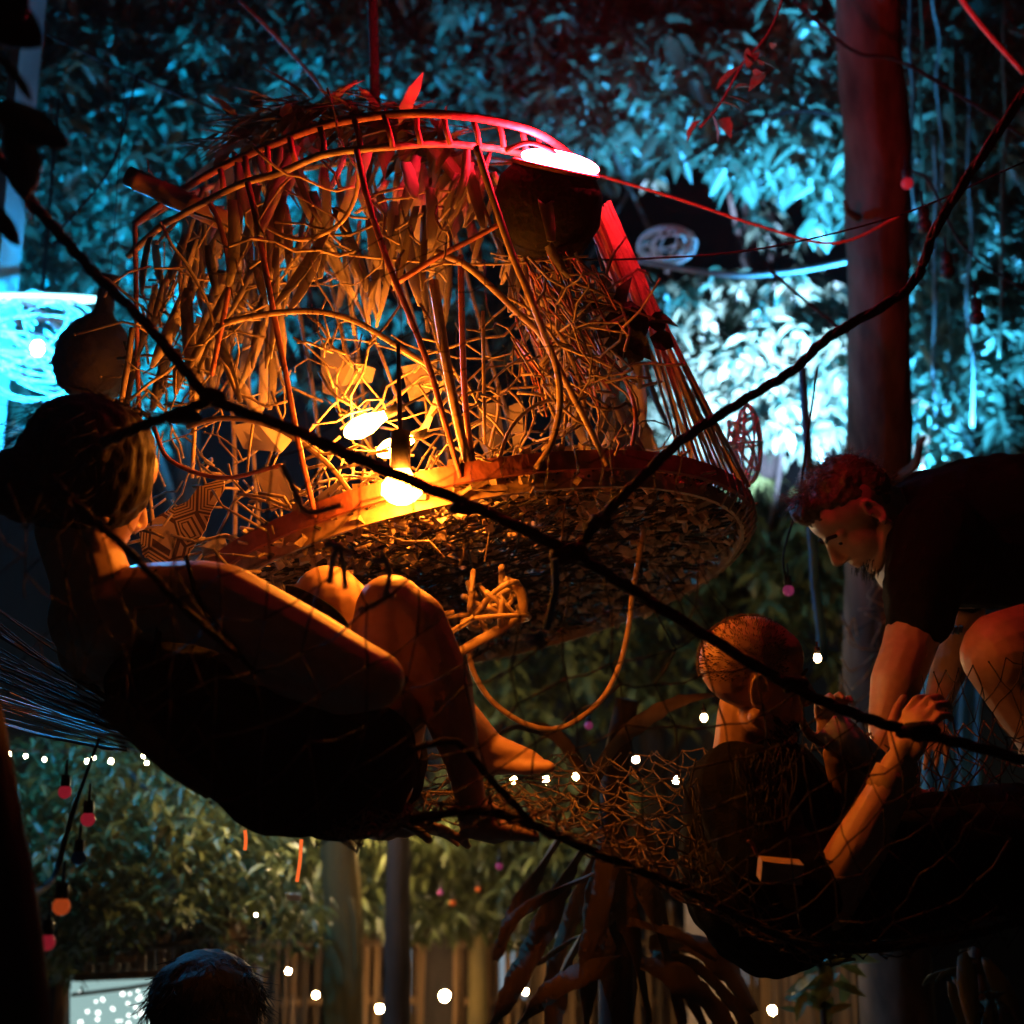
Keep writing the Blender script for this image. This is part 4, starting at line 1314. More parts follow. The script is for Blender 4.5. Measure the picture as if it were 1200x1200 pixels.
for k in range(140):
    bl.tube([e, e + V((r2.gauss(-.3, .6), r2.gauss(0, .5), r2.gauss(-.3, .5))) * .018], .0007, 3)
bl.sph(e, .009, 8, 6)
build(bl, 'blue_rope', M['cord_blue'], label='short blue rope tail with frayed end below the rope crossing', cat='rope')
# frayed mossy bundle on the seated man's chest
mbn = MB()
for k in range(46):
    x = r2.uniform(862, 935)
    p = P(x, 880 + r2.uniform(-6, 20), 2.36)
    q = P(895 + (x - 895) * .5 + r2.uniform(-14, 14), 940 + r2.uniform(-20, 38), 2.36)
    mbn.tube(cr([p, p.lerp(q, .5) + RIGHT * r2.uniform(-.012, .012), q], 3), .0011, 3)
build(mbn, 'frayed_bundle', M['net'], label='frayed fibre bundle tied to the net before the seated man', cat='rope')
bx = MB().box(P(914, 1020, 2.32), (RIGHT * .998 - UP * .09) * .034, (UP + RIGHT * .09) * .0165, FWD * .02)
bo = empty('wooden_block', P(914, 1040, 2.32), 'small pale wooden block hanging on the net under the seated man', 'block')
build(bx, 'block', M['wood'], bo, smooth=False)
build(MB().tube(cr(T([(888, 1004), (882, 990), (876, 985)], 2.31), 4), .003, 5), 'loop', M['rattan_red'], bo)
for (x0, y0, x1, y1, lab) in ((287, 973, 287, 996, 'short glowing coral stick under the woman'), (353, 984, 348, 1033, 'long glowing coral stick under the woman')):
    build(MB().tube(cr(T([(x0, y0), ((x0 + x1) / 2 + 1, (y0 + y1) / 2), (x1, y1)], 2.9), 4), .004, 7), 'glow_stick', M['g_coral'], label=lab, cat='glow stick')
build(MB().box(P(344, 1051, 4.6), RIGHT * .024, UP * .011, FWD * .003), 'paper_tag', M['cup'], label='small cream tag among the foliage below the woman', cat='tag', smooth=False)

# ------------------------------------------------------------------ plant with hanging dry leaves
pf = P(720, 1200, 3.6)
plant = empty('dry_leaf_plant', V((pf.x, pf.y, 0)), 'plant with a skirt of long dry brown leaves under the hammock', 'plant')
build(MB().tube(cr([V((pf.x, pf.y, 0)), P(722, 1180, 3.6), P(718, 1020, 3.6), P(722, 900, 3.6), P(735, 820, 3.6)], 5), .05, 12, r2=.03), 'stem', M['bark_dark'], plant)
STR = [([(690, 930), (650, 985), (618, 1040), (596, 1090), (580, 1125)], .022), ([(700, 960), (660, 1030), (632, 1100), (600, 1160), (575, 1200)], .03),
       ([(705, 980), (680, 1050), (655, 1120), (640, 1170)], .024), ([(715, 985), (705, 1060), (690, 1130), (685, 1210)], .03),
       ([(725, 985), (730, 1050), (742, 1110), (760, 1200)], .032), ([(735, 980), (752, 1040), (775, 1110), (800, 1200)], .028),
       ([(745, 960), (785, 1045), (820, 1060), (845, 1105)], .022), ([(760, 1110), (810, 1112), (850, 1130), (885, 1185)], .036),
       ([(750, 1130), (800, 1150), (840, 1180), (860, 1230)], .034), ([(730, 1120), (690, 1140), (640, 1165), (605, 1200)], .026),
       ([(710, 1000), (700, 1080), (712, 1150), (720, 1220)], .035), ([(720, 1000), (724, 1080), (735, 1150), (730, 1220)], .034),
       ([(740, 990), (770, 1060), (790, 1130), (830, 1210)], .02), ([(690, 1080), (660, 1130), (650, 1180), (655, 1230)], .03),
       ([(700, 1020), (640, 1048), (600, 1080), (585, 1110)], .016), ([(765, 1120), (820, 1135), (870, 1190), (880, 1220)], .02),
       ([(680, 940), (720, 870), (780, 830), (840, 815)], .02), ([(690, 920), (650, 860), (600, 850), (560, 880)], .018),
       ([(730, 1060), (700, 1090), (670, 1100), (630, 1130)], .012), ([(735, 1080), (765, 1090), (800, 1098), (840, 1125)], .014)]
for i, (pts, w) in enumerate(STR):
    r2 = random.Random(300 + i)
    d = 3.45 + r2.uniform(-.12, .2)
    line = cr([P(x, y, d + .02 * k) for k, (x, y) in enumerate(pts)], 7)
    m = len(line)
    sd = []
    for k in range(m):
        t = (line[min(k + 1, m - 1)] - line[max(k - 1, 0)]).normalized()
        a = t.cross(FWD).normalized()
        an = .9 * math.sin(k * .22 + i) + .3
        sd.append((a * math.cos(an) + FWD * math.sin(an)).normalized())
    wd = [max(.002, w * (.35 + .65 * math.sin(math.pi * min(1, .12 + k / (m - 1) * .88)) ** .6) * (1 + .16 * r2.uniform(-1, 1))) for k in range(m)]
    build(MB().ribbon(line, wd, sd, .002, r2.uniform(.2, .55)), 'dry_leaf', M['leaf_dry'], plant)

# dark shrub and broad leaves low on the right
sh = P(965, 1200, 3.9)
shrub = empty('small_shrub', V((sh.x, sh.y, 0)), 'small dark lobed-leaf shrub in front of the reed screen', 'shrub')
build(MB().tube(cr([V((sh.x, sh.y, 0)), P(965, 1190, 3.9), P(958, 1130, 3.9)], 4), .008, 6), 'stem', M['bark_dark'], shrub)
r2 = random.Random(17)
for k in range(26):
    a = P(960 + r2.uniform(-22, 26), 1160 + r2.uniform(-36, 34), 3.9 + r2.uniform(-.06, .06))
    dr = V((r2.uniform(-1, 1), r2.uniform(-.4, .4), r2.uniform(-.8, .6))).normalized()
    inst(r2.choice(leaf_meshes_for[M['leaf_b'].name]), 'leaf', shrub, leaf_matrix(a, dr, V((r2.uniform(-.3, .3), -.7, .7)), r2.uniform(.07, .12)))
bl_ = P(1150, 1200, 3.6)
bsh = empty('broad_leaf_plant', V((bl_.x, bl_.y, 0)), 'shadowy broad-leaved plant beside the foot of the bare trunk', 'plant')
build(MB().tube(cr([V((bl_.x, bl_.y, 0)), P(1150, 1190, 3.6), P(1140, 1130, 3.6)], 4), .02, 8), 'stem', M['bark_dark'], bsh)
for k in range(16):
    a = P(1150 + r2.uniform(-40, 30), 1120 + r2.uniform(-10, 60), 3.5 + r2.uniform(-.1, .1))
    b = a + V((r2.uniform(-.14, .14), r2.uniform(-.1, .1), r2.uniform(-.26, .06)))
    pts = [a.lerp(b, t / 7) - V((0, 0, .03 * (t / 7) ** 2)) for t in range(8)]
    w = r2.uniform(.018, .03)
    build(MB().ribbon(pts, [w * max(.03, math.sin(math.pi * min(1, .1 + t / 7 * .88))) for t in range(8)], RIGHT, .0015, .25), 'large_leaf', M['leaf_dark'], bsh)

# ------------------------------------------------------------------ people
def dirp(dx, dy, dd=0.0):
    return (RIGHT * dx - UP * dy + FWD * dd).normalized()

def pc(mb, a, b, ra, rb):
    """tapered limb between two (x, y, depth) points, radii in photo pixels"""
    mb.capsule(P(*a), P(*b), ra * a[2] * PK / F, rb * b[2] * PK / F)

def chain(mb, pts):
    """pts: (x, y, d, r)"""
    for p, q in zip(pts, pts[1:]):
        pc(mb, p[:3], q[:3], p[3], q[3])

def head(mb, O, fw, up, s=1.0, bare=True):
    """skull and face round the ear axis O; returns local -> world"""
    fw = fw.normalized()
    up = (up - fw * up.dot(fw)).normalized()
    lf = up.cross(fw)
    def W(x, y, z):
        return O + (fw * x + lf * y + up * z) * s
    def el(c, r):
        mb.ell(W(*c), fw * (r[0] * s), lf * (r[1] * s), up * (r[2] * s), 20, 14)
    el((-.004, 0, .048), (.098, .077, .086))
    el((.035, 0, .058), (.060, .068, .058))          # forehead
    el((.040, 0, -.012), (.056, .060, .078))         # face block
    el((.030, 0, -.050), (.052, .052, .042))         # jaw mass
    for sg in (1, -1):
        mb.capsule(W(-.006, .056 * sg, -.045), W(.070, .018 * sg, -.088), .017 * s, .016 * s)
        mb.capsule(W(.086, .012 * sg, .030), W(.068, .048 * sg, .026), .0115 * s, .010 * s)   # brow
        mb.sph(W(.052, .040 * sg, -.014), .018 * s)      # cheekbone
        mb.ell(W(.0745, .032 * sg, .010), fw * (.0125 * s), lf * (.0155 * s), up * (.0095 * s), 12, 8)  # eye
        mb.sph(W(.101, .0115 * sg, -.024), .0085 * s)    # nostril wing
        # ear: rim, lobe and inner plate
        rim = []
        for k in range(13):
            a = rad(-120 + 300 * k / 12)
            rim.append(W(-.010 - .017 * math.cos(a) * .9, (.0815 + .006 * (1 - math.cos(a)) * .5) * sg, .004 + .030 * math.sin(a)))
        mb.tube(rim, .0048 * s, 7)
        mb.ell(W(-.008, .077 * sg, .003), fw * (.013 * s), lf * (.0055 * s), up * (.025 * s), 10, 8)
        mb.sph(W(-.002, .078 * sg, -.026), .0075 * s)
    mb.capsule(W(.090, 0, .030), W(.116, 0, -.014), .0085 * s, .0115 * s)   # nose
    mb.sph(W(.1115, 0, -.019), .0115 * s)
    el((.088, 0, -.044), (.013, .024, .008))           # lips
    el((.086, 0, -.0575), (.012, .020, .0075))
    el((.070, 0, -.088), (.020, .020, .017))           # chin
    return W

def hand(mb, wrist, dr, palm, thumb, s=1.0, curl=35, spread=.1):
    dr = dr.normalized()
    thumb = (thumb - dr * thumb.dot(dr)).normalized()
    pn = dr.cross(thumb)
    if pn.dot(palm) < 0:
        pn = -pn
    c = wrist + dr * (.047 * s)
    mb.ell(c, dr * (.052 * s), thumb * (.040 * s), pn * (.0165 * s), 14, 10)
    mb.capsule(wrist - dr * (.02 * s), wrist + dr * (.03 * s), .024 * s, .026 * s)
    for off, L in ((.030, .072), (.010, .082), (-.010, .076), (-.029, .058)):
        p = wrist + dr * (.085 * s - abs(off) * .25 * s) + thumb * (off * s)
        d = (dr + thumb * (off * spread / .03)).normalized()
        r = .0088 * s
        a = rad(curl * .6)
        for k, f in enumerate((.46, .31, .23)):
            dd = (d * math.cos(a) + pn * math.sin(a)).normalized()
            q = p + dd * (L * f * s)
            mb.capsule(p, q, r, r * .9, 9, 4)
            p, r = q, r * .9
            a += rad(curl)
    p = wrist + dr * (.022 * s) + thumb * (.028 * s)
    for k, (L, sp) in enumerate(((.040, 50), (.032, 30), (.024, 18))):
        d = (dr * math.cos(rad(sp)) + thumb * math.sin(rad(sp)) + pn * (.25 + .2 * k)).normalized()
        q = p + d * (L * s)
        mb.capsule(p, q, (.0125 - .0012 * k) * s, (.0112 - .0012 * k) * s, 9, 4)
        p = q

def foot(mb, ankle, heel, ball, toe_side, s=1.0):
    """ankle, heel, ball world points; five toes fan along toe_side"""
    fw = (ball - heel).normalized()
    mb.capsule(ankle, heel + (ankle - heel) * .2, .030 * s, .030 * s)
    mb.capsule(heel, heel.lerp(ball, .5), .029 * s, .031 * s)
    mb.capsule(ankle, ball, .028 * s, .020 * s)
    for k in range(5):
        o = toe_side * ((k - 2) * .017 * s)
        a = ball + o * .9 - fw * (.012 * abs(k - .6) * s)
        L = (.05, .042, .038, .033, .027)[k] * s
        r = (.0135, .0098, .0092, .0088, .0085)[k] * s
        mb.capsule(heel.lerp(ball, .6) + o * .5, a, .020 * s, r * 1.1)
        mb.capsule(a, a + fw * L, r, r * .9)

def strands(mb, W, gen, n, rng, r=.0009):
    for k in range(n):
        p, d, L = gen(rng)
        pts = [W(*p)]
        for j in range(3):
            d = V((d[0] + rng.uniform(-.3, .3), d[1] + rng.uniform(-.3, .3), d[2] + rng.uniform(-.3, .3))).normalized()
            p = (p[0] + d[0] * L / 3, p[1] + d[1] * L / 3, p[2] + d[2] * L / 3)
            pts.append(W(*p))
        mb.tube(pts, r, 3, r2=r * .4)

# ---- reclining woman
PK = 1.1
wo = empty('person', P(400, 985, 2.1), 'person in black dress reclining in the hammock with knees drawn up', 'person')
b = MB()
Oh = P(100, 578, 2.12)
Ww = head(b, Oh, dirp(.62, .30, .80), dirp(.30, -1, 0), 1.08)
chain(b, [(88, 620, 2.14, 46), (104, 670, 2.15, 46), (120, 720, 2.18, 58)])
chain(b, [(118, 725, 2.2, 60), (180, 760, 2.24, 76), (290, 830, 2.26, 78), (395, 895, 2.28, 84)])
b.ell(P(128, 724, 2.13), RIGHT * .075, UP * .064, FWD * .07)              # shoulder blade
chain(b, [(170, 705, 2.14, 46), (236, 706, 2.08, 50), (262, 712, 2.06, 52), (360, 758, 2.02, 44), (440, 797, 1.98, 35)])   # near arm to elbow
chain(b, [(440, 797, 1.98, 35), (400, 805, 2.02, 33), (330, 790, 2.06, 24)])           # forearm folded back
hand(b, P(330, 790, 2.06), dirp(-1, -.1, .1), dirp(0, .3, 1), dirp(0, -1, 0), .95, 25)
chain(b, [(110, 760, 2.34, 42), (300, 900, 2.42, 36), (420, 950, 2.36, 30), (452, 962, 2.24, 24)])    # far arm propping on the net
hand(b, P(455, 964, 2.2), dirp(1, .1, -.1), dirp(0, 1, 0), dirp(.2, -.4, -1), .92, 14)
chain(b, [(415, 905, 2.22, 74), (455, 800, 2.22, 56), (458, 716, 2.2, 43)])          # near thigh
chain(b, [(458, 714, 2.2, 40), (486, 730, 2.19, 38), (518, 805, 2.18, 37), (542, 890, 2.17, 22), (552, 938, 2.16, 18)])
foot(b, P(552, 945, 2.16), P(556, 966, 2.16), P(606, 974, 2.12), dirp(.2, .1, 1), .9)
chain(b, [(400, 890, 2.36, 72), (388, 790, 2.35, 55), (384, 706, 2.33, 44)])          # far thigh
chain(b, [(386, 706, 2.33, 42), (430, 745, 2.38, 42), (500, 810, 2.46, 36), (566, 868, 2.52, 20)])
foot(b, P(570, 872, 2.52), P(566, 892, 2.54), P(622, 890, 2.5), dirp(0, -.45, 1), .95)
remesh(b, .0045, 'body', M['skin'], wo, 5)
b = MB()
chain(b, [(168, 800, 2.16, 46), (215, 815, 2.17, 72), (310, 862, 2.18, 96), (395, 895, 2.2, 90), (430, 890, 2.18, 62)])
chain(b, [(200, 790, 2.24, 62), (300, 830, 2.26, 90), (410, 890, 2.3, 92)])
chain(b, [(160, 795, 2.12, 30), (260, 800, 2.1, 40), (380, 850, 2.08, 40), (440, 870, 2.12, 46)])
chain(b, [(330, 905, 2.15, 76), (420, 925, 2.18, 58), (448, 880, 2.16, 44)])
dress = remesh(b, .009, 'dress', M['cloth_dress'], wo, 6, .006, .06)
for pts in (([(182, 668, 2.08), (187, 700, 2.06), (186, 740, 2.06), (178, 785, 2.07)]), ([(218, 652, 2.05), (232, 700, 2.0), (262, 745, 1.99), (300, 790, 2.0)])):
    build(MB().tube(cr(T(pts, 0), 6), .0055, 6, flat=.5), 'shoulder_strap', M['cloth_dress'], wo)
build(MB().ribbon(cr(T([(335, 694, 2.28), (362, 708, 2.27), (388, 722, 2.26), (408, 738, 2.25)], 0), 4), [.012, .0165, .019, .02, .02, .02, .02, .019, .019, .018, .017, .015, .01], UP, .004), 'wrist_band', M['cloth_dress'], wo)
# hair: smooth cap, knot at the back and loose strands
hb = MB()
def hell(c, r):
    fw, up = (Ww(1, 0, 0) - Ww(0, 0, 0)), (Ww(0, 0, 1) - Ww(0, 0, 0))
    lf = up.cross(fw)
    hb.ell(Ww(*c), fw * r[0], lf * r[1], up * r[2], 20, 14)
hell((-.018, 0, .060), (.105, .088, .090))
hell((-.055, 0, .015), (.072, .078, .085))
hell((-.105, 0, -.02), (.058, .06, .055))
hell((-.01, .035, .03), (.085, .062, .085))
hell((-.01, -.035, .03), (.085, .062, .085))
hair = remesh(hb, .007, 'hair', M['hair_dark'], wo, 4, .006, .03)
st = MB()
strands(st, Ww, lambda r: ((lambda a, z: (-.02 - .09 * math.cos(a), .088 * math.sin(a), z))(r.uniform(-1.5, 1.5), r.uniform(-.05, .12)), (r.uniform(-1, -.2), r.uniform(-.6, .6), r.uniform(-1, .2)), r.uniform(.03, .08)), 260, random.Random(3))
strands(st, Ww, lambda r: ((.02 + r.uniform(-.09, .06), r.uniform(-.06, .06), .145), (r.uniform(-1, 1), r.uniform(-1, 1), .2), r.uniform(.02, .05)), 160, random.Random(4))
build(st, 'hair_strands', M['hair_dark'], hair, kind='stuff')

# ---- bending man
PK = 1.09
bm = empty('person', P(1160, 900, 2.85), 'person in black t-shirt bending down on hands and knees over the net', 'person')
b = MB()
Wm = head(b, P(1010, 607, 2.92), dirp(-.62, .79, -.10), dirp(-.76, -.65, 0), 1.0)
chain(b, [(1018, 600, 2.95, 40), (1050, 615, 2.97, 42), (1085, 630, 3.0, 50)])
chain(b, [(1090, 640, 3.0, 74), (1180, 630, 3.0, 84), (1300, 640, 3.05, 80), (1390, 660, 3.05, 84)])
chain(b, [(1098, 650, 2.84, 40), (1072, 735, 2.78, 33), (1064, 762, 2.76, 31), (1050, 800, 2.72, 30), (1036, 850, 2.68, 19), (1038, 876, 2.66, 17)])
hand(b, P(1040, 880, 2.64), dirp(.45, 1, -.2), dirp(1, 0, .3), dirp(-.6, .2, -1), 1.0, 40)
chain(b, [(1120, 660, 3.12, 38), (1128, 720, 3.08, 26), (1120, 760, 3.05, 24), (1104, 808, 3.0, 18), (1094, 836, 2.96, 14)])
hand(b, P(1092, 842, 2.92), dirp(-.25, .5, -1), dirp(-.2, 1, .3), dirp(-1, -.1, 0), .95, 30)
chain(b, [(1390, 690, 2.95, 66), (1280, 745, 2.8, 60), (1178, 765, 2.7, 50)])                 # near thigh to knee
chain(b, [(1172, 768, 2.7, 46), (1230, 860, 2.75, 40), (1330, 930, 2.85, 26)])
foot(b, P(1335, 935, 2.85), P(1350, 930, 2.87), P(1395, 960, 2.87), dirp(0, 0, 1), 1.0)
chain(b, [(1390, 690, 3.2, 66), (1300, 800, 3.3, 56), (1240, 880, 3.3, 44), (1360, 930, 3.3, 30)])
remesh(b, .004, 'body', M['skin_b'], bm, 6)
b = MB()
chain(b, [(1072, 622, 2.97, 48), (1110, 628, 2.98, 84), (1180, 622, 2.98, 92), (1290, 630, 3.02, 92), (1370, 645, 3.05, 94)])
chain(b, [(1100, 640, 2.85, 60), (1082, 690, 2.80, 48), (1078, 722, 2.78, 40)])
chain(b, [(1120, 650, 3.1, 60), (1126, 690, 3.08, 36)])
chain(b, [(1130, 650, 2.92, 64), (1200, 650, 2.92, 62), (1300, 650, 2.95, 64)])
remesh(b, .008, 't_shirt', M['cloth'], bm, 5, .007, .05)
b = MB()
chain(b, [(1420, 680, 3.05, 92), (1380, 700, 2.95, 78), (1300, 738, 2.82, 70)])
chain(b, [(1400, 690, 3.2, 80), (1320, 780, 3.28, 66)])
remesh(b, .011, 'shorts', M['cloth'], bm, 4, .005, .06)
hb = MB()
fwv, upv = (Wm(1, 0, 0) - Wm(0, 0, 0)), (Wm(0, 0, 1) - Wm(0, 0, 0))
lfv = upv.cross(fwv)
hb.ell(Wm(-.010, 0, .076), fwv * .098, lfv * .079, upv * .072, 20, 14)
hb.ell(Wm(-.055, 0, .040), fwv * .056, lfv * .070, upv * .070, 20, 14)
hb.ell(Wm(.060, 0, .112), fwv * .042, lfv * .055, upv * .036, 16, 12)
hair = remesh(hb, .006, 'hair', M['hair_fair'], bm, 3, .008, .02)
st = MB()
strands(st, Wm, lambda r: ((r.uniform(-.06, .075), r.uniform(-.065, .065), .118 + r.uniform(0, .03)), (r.uniform(-.2, 1), r.uniform(-.5, .5), r.uniform(.0, .6)), r.uniform(.02, .045)), 500, random.Random(5), .0011)
strands(st, Wm, lambda r: ((-.05 - r.uniform(0, .06), r.uniform(-.07, .07), r.uniform(.0, .12)), (-.5, r.uniform(-.6, .6), r.uniform(-.8, .3)), r.uniform(.02, .035)), 260, random.Random(6), .0011)
build(st, 'hair_strands', M['hair_fair'], hair, kind='stuff')
for sg in (1, -1):
    build(MB().ell(Wm(.0835, .032 * sg, .0105), fwv * .004, lfv * .011, upv * .0045, 10, 6), 'eye', M['hair_dark'], bm)
    build(MB().tube([Wm(.0975, .012 * sg, .034), Wm(.094, .030 * sg, .040), Wm(.080, .050 * sg, .032)], .0042, 6), 'eyebrow', M['hair_dark'], bm)
    for k in range(1):
        pass
bt_ = MB()
for k in range(120):
    r2 = random.Random(900 + k)
    p = (.078 + r2.uniform(-.02, .02), r2.uniform(-.035, .035), -.085 + r2.uniform(-.015, .03))
    bt_.tube([Wm(*p), Wm(p[0] + .012, p[1], p[2] - .008)], .0008, 3)
build(bt_, 'stubble', M['hair_dark'], bm, kind='stuff')
# small tattoo of short strokes on the far forearm
tt = MB()
for k in range(5):
    c = P(1113 + k * 3.2, 737 + (k % 2) * 2, 2.995)
    tt.box(c, RIGHT * .0012, (UP + RIGHT * .2) * .008, FWD * .012)
build(tt, 'tattoo', M['ink'], bm, smooth=False)
build(MB().tube(cr(T([(1092, 818, 2.95), (1104, 826, 2.90), (1114, 812, 2.93), (1122, 796, 2.96), (1128, 788, 3.0)], 0), 5), .0022, 5), 'bracelet_chain', M['metal'], bm)

# ---- seated man with shaved head
PK = 1.0
sm = empty('person', P(900, 1110, 2.5), 'person with shaved head sitting in the hammock, drinking from a white cup', 'person')
b = MB()
Ws = head(b, P(881, 806, 2.62), dirp(1, .04, .12), dirp(.06, -1, 0), 1.0)
chain(b, [(874, 832, 2.68, 33), (872, 880, 2.7, 37), (888, 935, 2.7, 66)])
chain(b, [(890, 940, 2.7, 76), (890, 1020, 2.66, 78), (915, 1050, 2.6, 74)])
chain(b, [(868, 930, 2.5, 40), (900, 1010, 2.42, 36), (968, 1058, 2.38, 33), (1008, 990, 2.38, 32), (1046, 918, 2.4, 24), (1054, 898, 2.4, 21)])  # near arm up to the rope
hand(b, P(1056, 892, 2.4), dirp(.35, -1, -.15), dirp(1, .2, -.4), dirp(-.5, -.4, 1), .98, 45)
chain(b, [(910, 920, 2.88, 38), (990, 985, 2.88, 32), (1000, 930, 2.84, 26), (985, 884, 2.78, 21)])
hand(b, P(983, 878, 2.77), dirp(-.22, -1, -.1), dirp(.6, 0, -.6), dirp(-1, -.2, -.2), .95, 42)
chain(b, [(900, 1050, 2.52, 62), (1050, 1020, 2.44, 56), (1180, 1000, 2.42, 48), (1290, 1070, 2.5, 40), (1420, 1100, 2.6, 26)])
foot(b, P(1420, 1100, 2.6), P(1430, 1115, 2.6), P(1470, 1070, 2.6), dirp(0, 0, 1), 1.0)
chain(b, [(915, 1050, 2.72, 60), (1050, 1010, 2.68, 55), (1190, 980, 2.66, 48), (1300, 1060, 2.7, 40), (1430, 1090, 2.75, 26)])
foot(b, P(1430, 1090, 2.75), P(1440, 1105, 2.75), P(1480, 1060, 2.75), dirp(0, 0, 1), 1.0)
remesh(b, .004, 'body', M['skin'], sm, 4)
b = MB()
chain(b, [(876, 916, 2.7, 50), (888, 948, 2.68, 88), (890, 1020, 2.64, 96), (905, 1050, 2.58, 92)])
chain(b, [(868, 926, 2.52, 58), (900, 1005, 2.44, 54), (952, 1046, 2.39, 48)])
chain(b, [(912, 918, 2.86, 54), (965, 962, 2.88, 46)])
remesh(b, .008, 't_shirt', M['cloth'], sm, 5, .006, .05)
b = MB()
chain(b, [(890, 1045, 2.54, 80), (1050, 1024, 2.45, 72), (1180, 1004, 2.43, 64), (1290, 1075, 2.5, 54), (1390, 1096, 2.58, 38)])
chain(b, [(910, 1045, 2.70, 76), (1050, 1010, 2.67, 72), (1190, 982, 2.65, 66), (1300, 1065, 2.7, 54), (1400, 1086, 2.73, 38)])
remesh(b, .010, 'trousers', M['cloth'], sm, 4, .007, .07)
fwv, upv = (Ws(1, 0, 0) - Ws(0, 0, 0)), (Ws(0, 0, 1) - Ws(0, 0, 0))
lfv = upv.cross(fwv)
st = MB()
r2 = random.Random(8)
for k in range(2600):
    a, z = r2.uniform(-2.5, 2.5), r2.uniform(-.35, 1)
    s_ = math.sqrt(max(0, 1 - z * z))
    p = (-.004 - .098 * s_ * math.cos(a), .077 * s_ * math.sin(a), .048 + .086 * z)
    if p[0] > .045 or (p[2] < 0.03 and p[0] > -.03):
        continue
    nn_ = V((p[0], p[1], p[2] - .048)).normalized()
    q = (p[0] + nn_.x * .005, p[1] + nn_.y * .005, p[2] + nn_.z * .005)
    st.tube([Ws(*p), Ws(*q)], .0006, 3)
build(st, 'cropped_hair', M['hair_fair'], sm, kind='stuff')
for sg in (1, -1):
    build(MB().ell(Ws(.0835, .032 * sg, .0105), fwv * .004, lfv * .011, upv * .0045, 10, 6), 'eye', M['hair_dark'], sm)
    build(MB().tube([Ws(.0975, .012 * sg, .034), Ws(.094, .030 * sg, .040), Ws(.080, .050 * sg, .032)], .0035, 6), 'eyebrow', M['hair_fair'], sm)
bd = MB()
for k in range(900):
    a = r2.uniform(-1, 1)
    p = (.075 - .05 * a * a + r2.uniform(-.012, .008), .056 * a, -.070 + r2.uniform(-.03, .03))
    bd.tube([Ws(*p), Ws(p[0] + .012, p[1] * 1.1, p[2] - r2.uniform(.006, .02))], .0008, 3)
build(bd, 'beard', M['hair_dark'], sm, kind='stuff')
wb = MB()
c0, c1 = P(1040, 928, 2.4), P(1050, 903, 2.4)
wb.tube([c0, c0.lerp(c1, .5), c1], lambda u: .0385 - .003 * u, 16)
wb_o = build(wb, 'wrist_band', M['wood'], sm)
# cup in his hand
ca, cb_ = P(968, 846, 2.74), P(1030, 898, 2.72)
ct = empty('white_cup', cb_, 'white drinking cup held to the mouth of the shaved-head man', 'cup')
dcu = (cb_ - ca)
cu = MB()
for (h, r) in ((0, .034), (.0, .037), (.35, .034), (1.0, .028), (1.0, .025), (.06, .034)):
    _, x_, y_ = frame_for(dcu)
    for k in range(20):
        cu.v.append(ca + dcu * h + x_ * (r * math.cos(TAU * k / 20)) + y_ * (r * math.sin(TAU * k / 20)))
for i in range(5):
    for k in range(20):
        k2 = (k + 1) % 20
        cu.f.append((i * 20 + k, i * 20 + k2, (i + 1) * 20 + k2, (i + 1) * 20 + k))
build(cu, 'cup_wall', M['cup'], ct)
build(MB().tube(ring(cb_, x_ * .027, y_ * .027, 20), .003, 6, False), 'foot_ring', M['cup'], ct)

# ---- person standing below, only the hair shows
sb = P(238, 1200, 2.8)
bp_ = empty('person', V((sb.x, sb.y, 0)), 'dark-haired person standing below the hammock before the lit screen', 'person')
b = MB()
hc = P(238, 1208, 2.8)
Wb = head(b, hc, V((-.5, 1, -.05)), V((0, 0, 1)), 1.0)
X, Yv, Z = V((1, 0, 0)), V((0, 1, 0)), V((0, 0, 1))
n0 = V((hc.x, hc.y + .01, hc.z))
z = n0.z
def at(x, y, zz):
    return V((n0.x + x, n0.y + y, zz))
b.capsule(at(0, 0, z - .05), at(0, 0, z - .18), .055, .06)
b.capsule(at(-.15, 0, z - .22), at(.15, 0, z - .22), .065, .065)
b.capsule(at(0, 0, z - .28), at(0, 0, z - .62), .14, .13)
b.capsule(at(-.05, 0, z - .68), at(.05, 0, z - .68), .13, .13)
for sg in (1, -1):
    b.capsule(at(.18 * sg, 0, z - .24), at(.23 * sg, .02, z - .52), .05, .04)
    b.capsule(at(.23 * sg, .02, z - .52), at(.23 * sg, -.08, z - .76), .038, .027)
    hand(b, at(.23 * sg, -.08, z - .77), V((0, -.15, -1)), V((-sg, 0, 0)), V((0, -1, 0)), .95, 20)
    b.capsule(at(.09 * sg, 0, z - .72), at(.10 * sg, -.01, .48), .085, .055)
    b.capsule(at(.10 * sg, -.01, .48), at(.10 * sg, .02, .09), .053, .035)
    foot(b, at(.10 * sg, .02, .09), at(.10 * sg, .05, .035), at(.11 * sg, -.09, .028), X * sg, 1.0)
remesh(b, .009, 'body', M['skin_b'], bp_, 4)
b = MB()
b.capsule(at(-.15, 0, z - .23), at(.15, 0, z - .23), .075, .075)
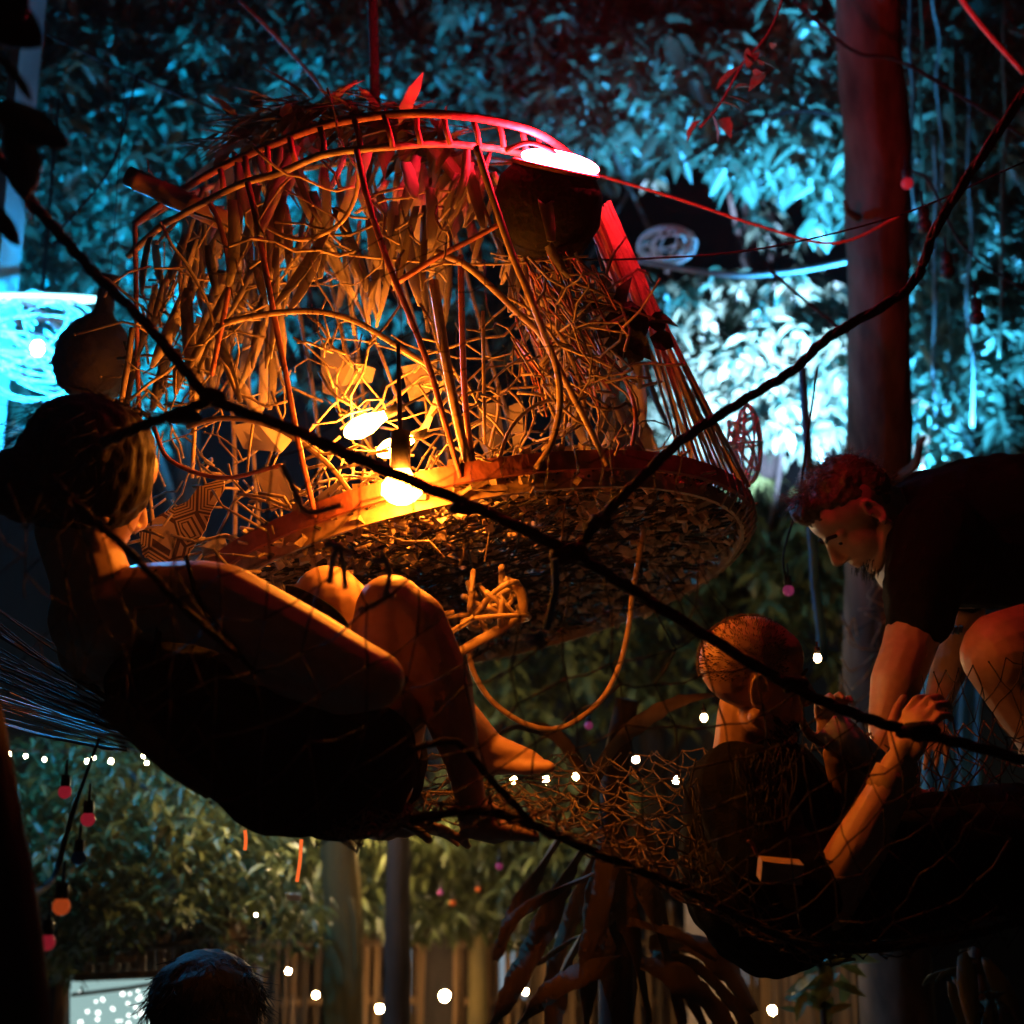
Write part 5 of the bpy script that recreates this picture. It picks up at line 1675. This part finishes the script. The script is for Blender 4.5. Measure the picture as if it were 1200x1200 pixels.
b.capsule(at(0, 0, z - .28), at(0, 0, z - .66), .155, .145)
for sg in (1, -1):
    b.capsule(at(.18 * sg, 0, z - .24), at(.215 * sg, .01, z - .42), .064, .055)
remesh(b, .012, 't_shirt', M['cloth'], bp_, 4, .005, .06)
b = MB()
b.capsule(at(-.05, 0, z - .70), at(.05, 0, z - .70), .145, .145)
for sg in (1, -1):
    b.capsule(at(.09 * sg, 0, z - .74), at(.10 * sg, -.01, .12), .10, .06)
remesh(b, .014, 'trousers', M['cloth'], bp_, 4)
hb = MB()
hb.ell(Wb(-.008, 0, .058), X * .112, Yv * .116, Z * .098, 20, 14)
hb.ell(Wb(-.06, 0, -.02), X * .09, Yv * .075, Z * .12, 20, 14)
hair = remesh(hb, .008, 'hair', M['hair_dark'], bp_, 4, .006, .03)
st = MB()
strands(st, Wb, lambda r: ((lambda a, zz: (-.01 - .11 * math.cos(a) * math.cos(zz), .11 * math.sin(a) * math.cos(zz), .055 + .098 * math.sin(zz)))(r.uniform(0, 6.28), r.uniform(-.2, 1.5)), (r.uniform(-.5, .5), r.uniform(-.5, .5), -.5), r.uniform(.03, .06)), 1500, random.Random(9), .0015)
build(st, 'hair_strands', M['hair_dark'], hair, kind='stuff')

# ------------------------------------------------------------------ night air
hz = bpy.data.materials.new('humid_air')
hz.use_nodes = True
for nd in list(hz.node_tree.nodes):
    if nd.type != 'OUTPUT_MATERIAL':
        hz.node_tree.nodes.remove(nd)
pv = hz.node_tree.nodes.new('ShaderNodeVolumePrincipled')
pv.inputs['Color'].default_value = (.85, .85, .85, 1)
pv.inputs['Density'].default_value = .0009
pv.inputs['Anisotropy'].default_value = .5
hz.node_tree.links.new(pv.outputs[0], [q for q in hz.node_tree.nodes if q.type == 'OUTPUT_MATERIAL'][0].inputs['Volume'])
hm = MB().box(V((0, 45, 3.5)), V((62, 0, 0)), V((0, 77, 0)), V((0, 0, 4.7)))
build(hm, 'haze', hz, org=V((0, 45, 0)), smooth=False, kind='stuff')
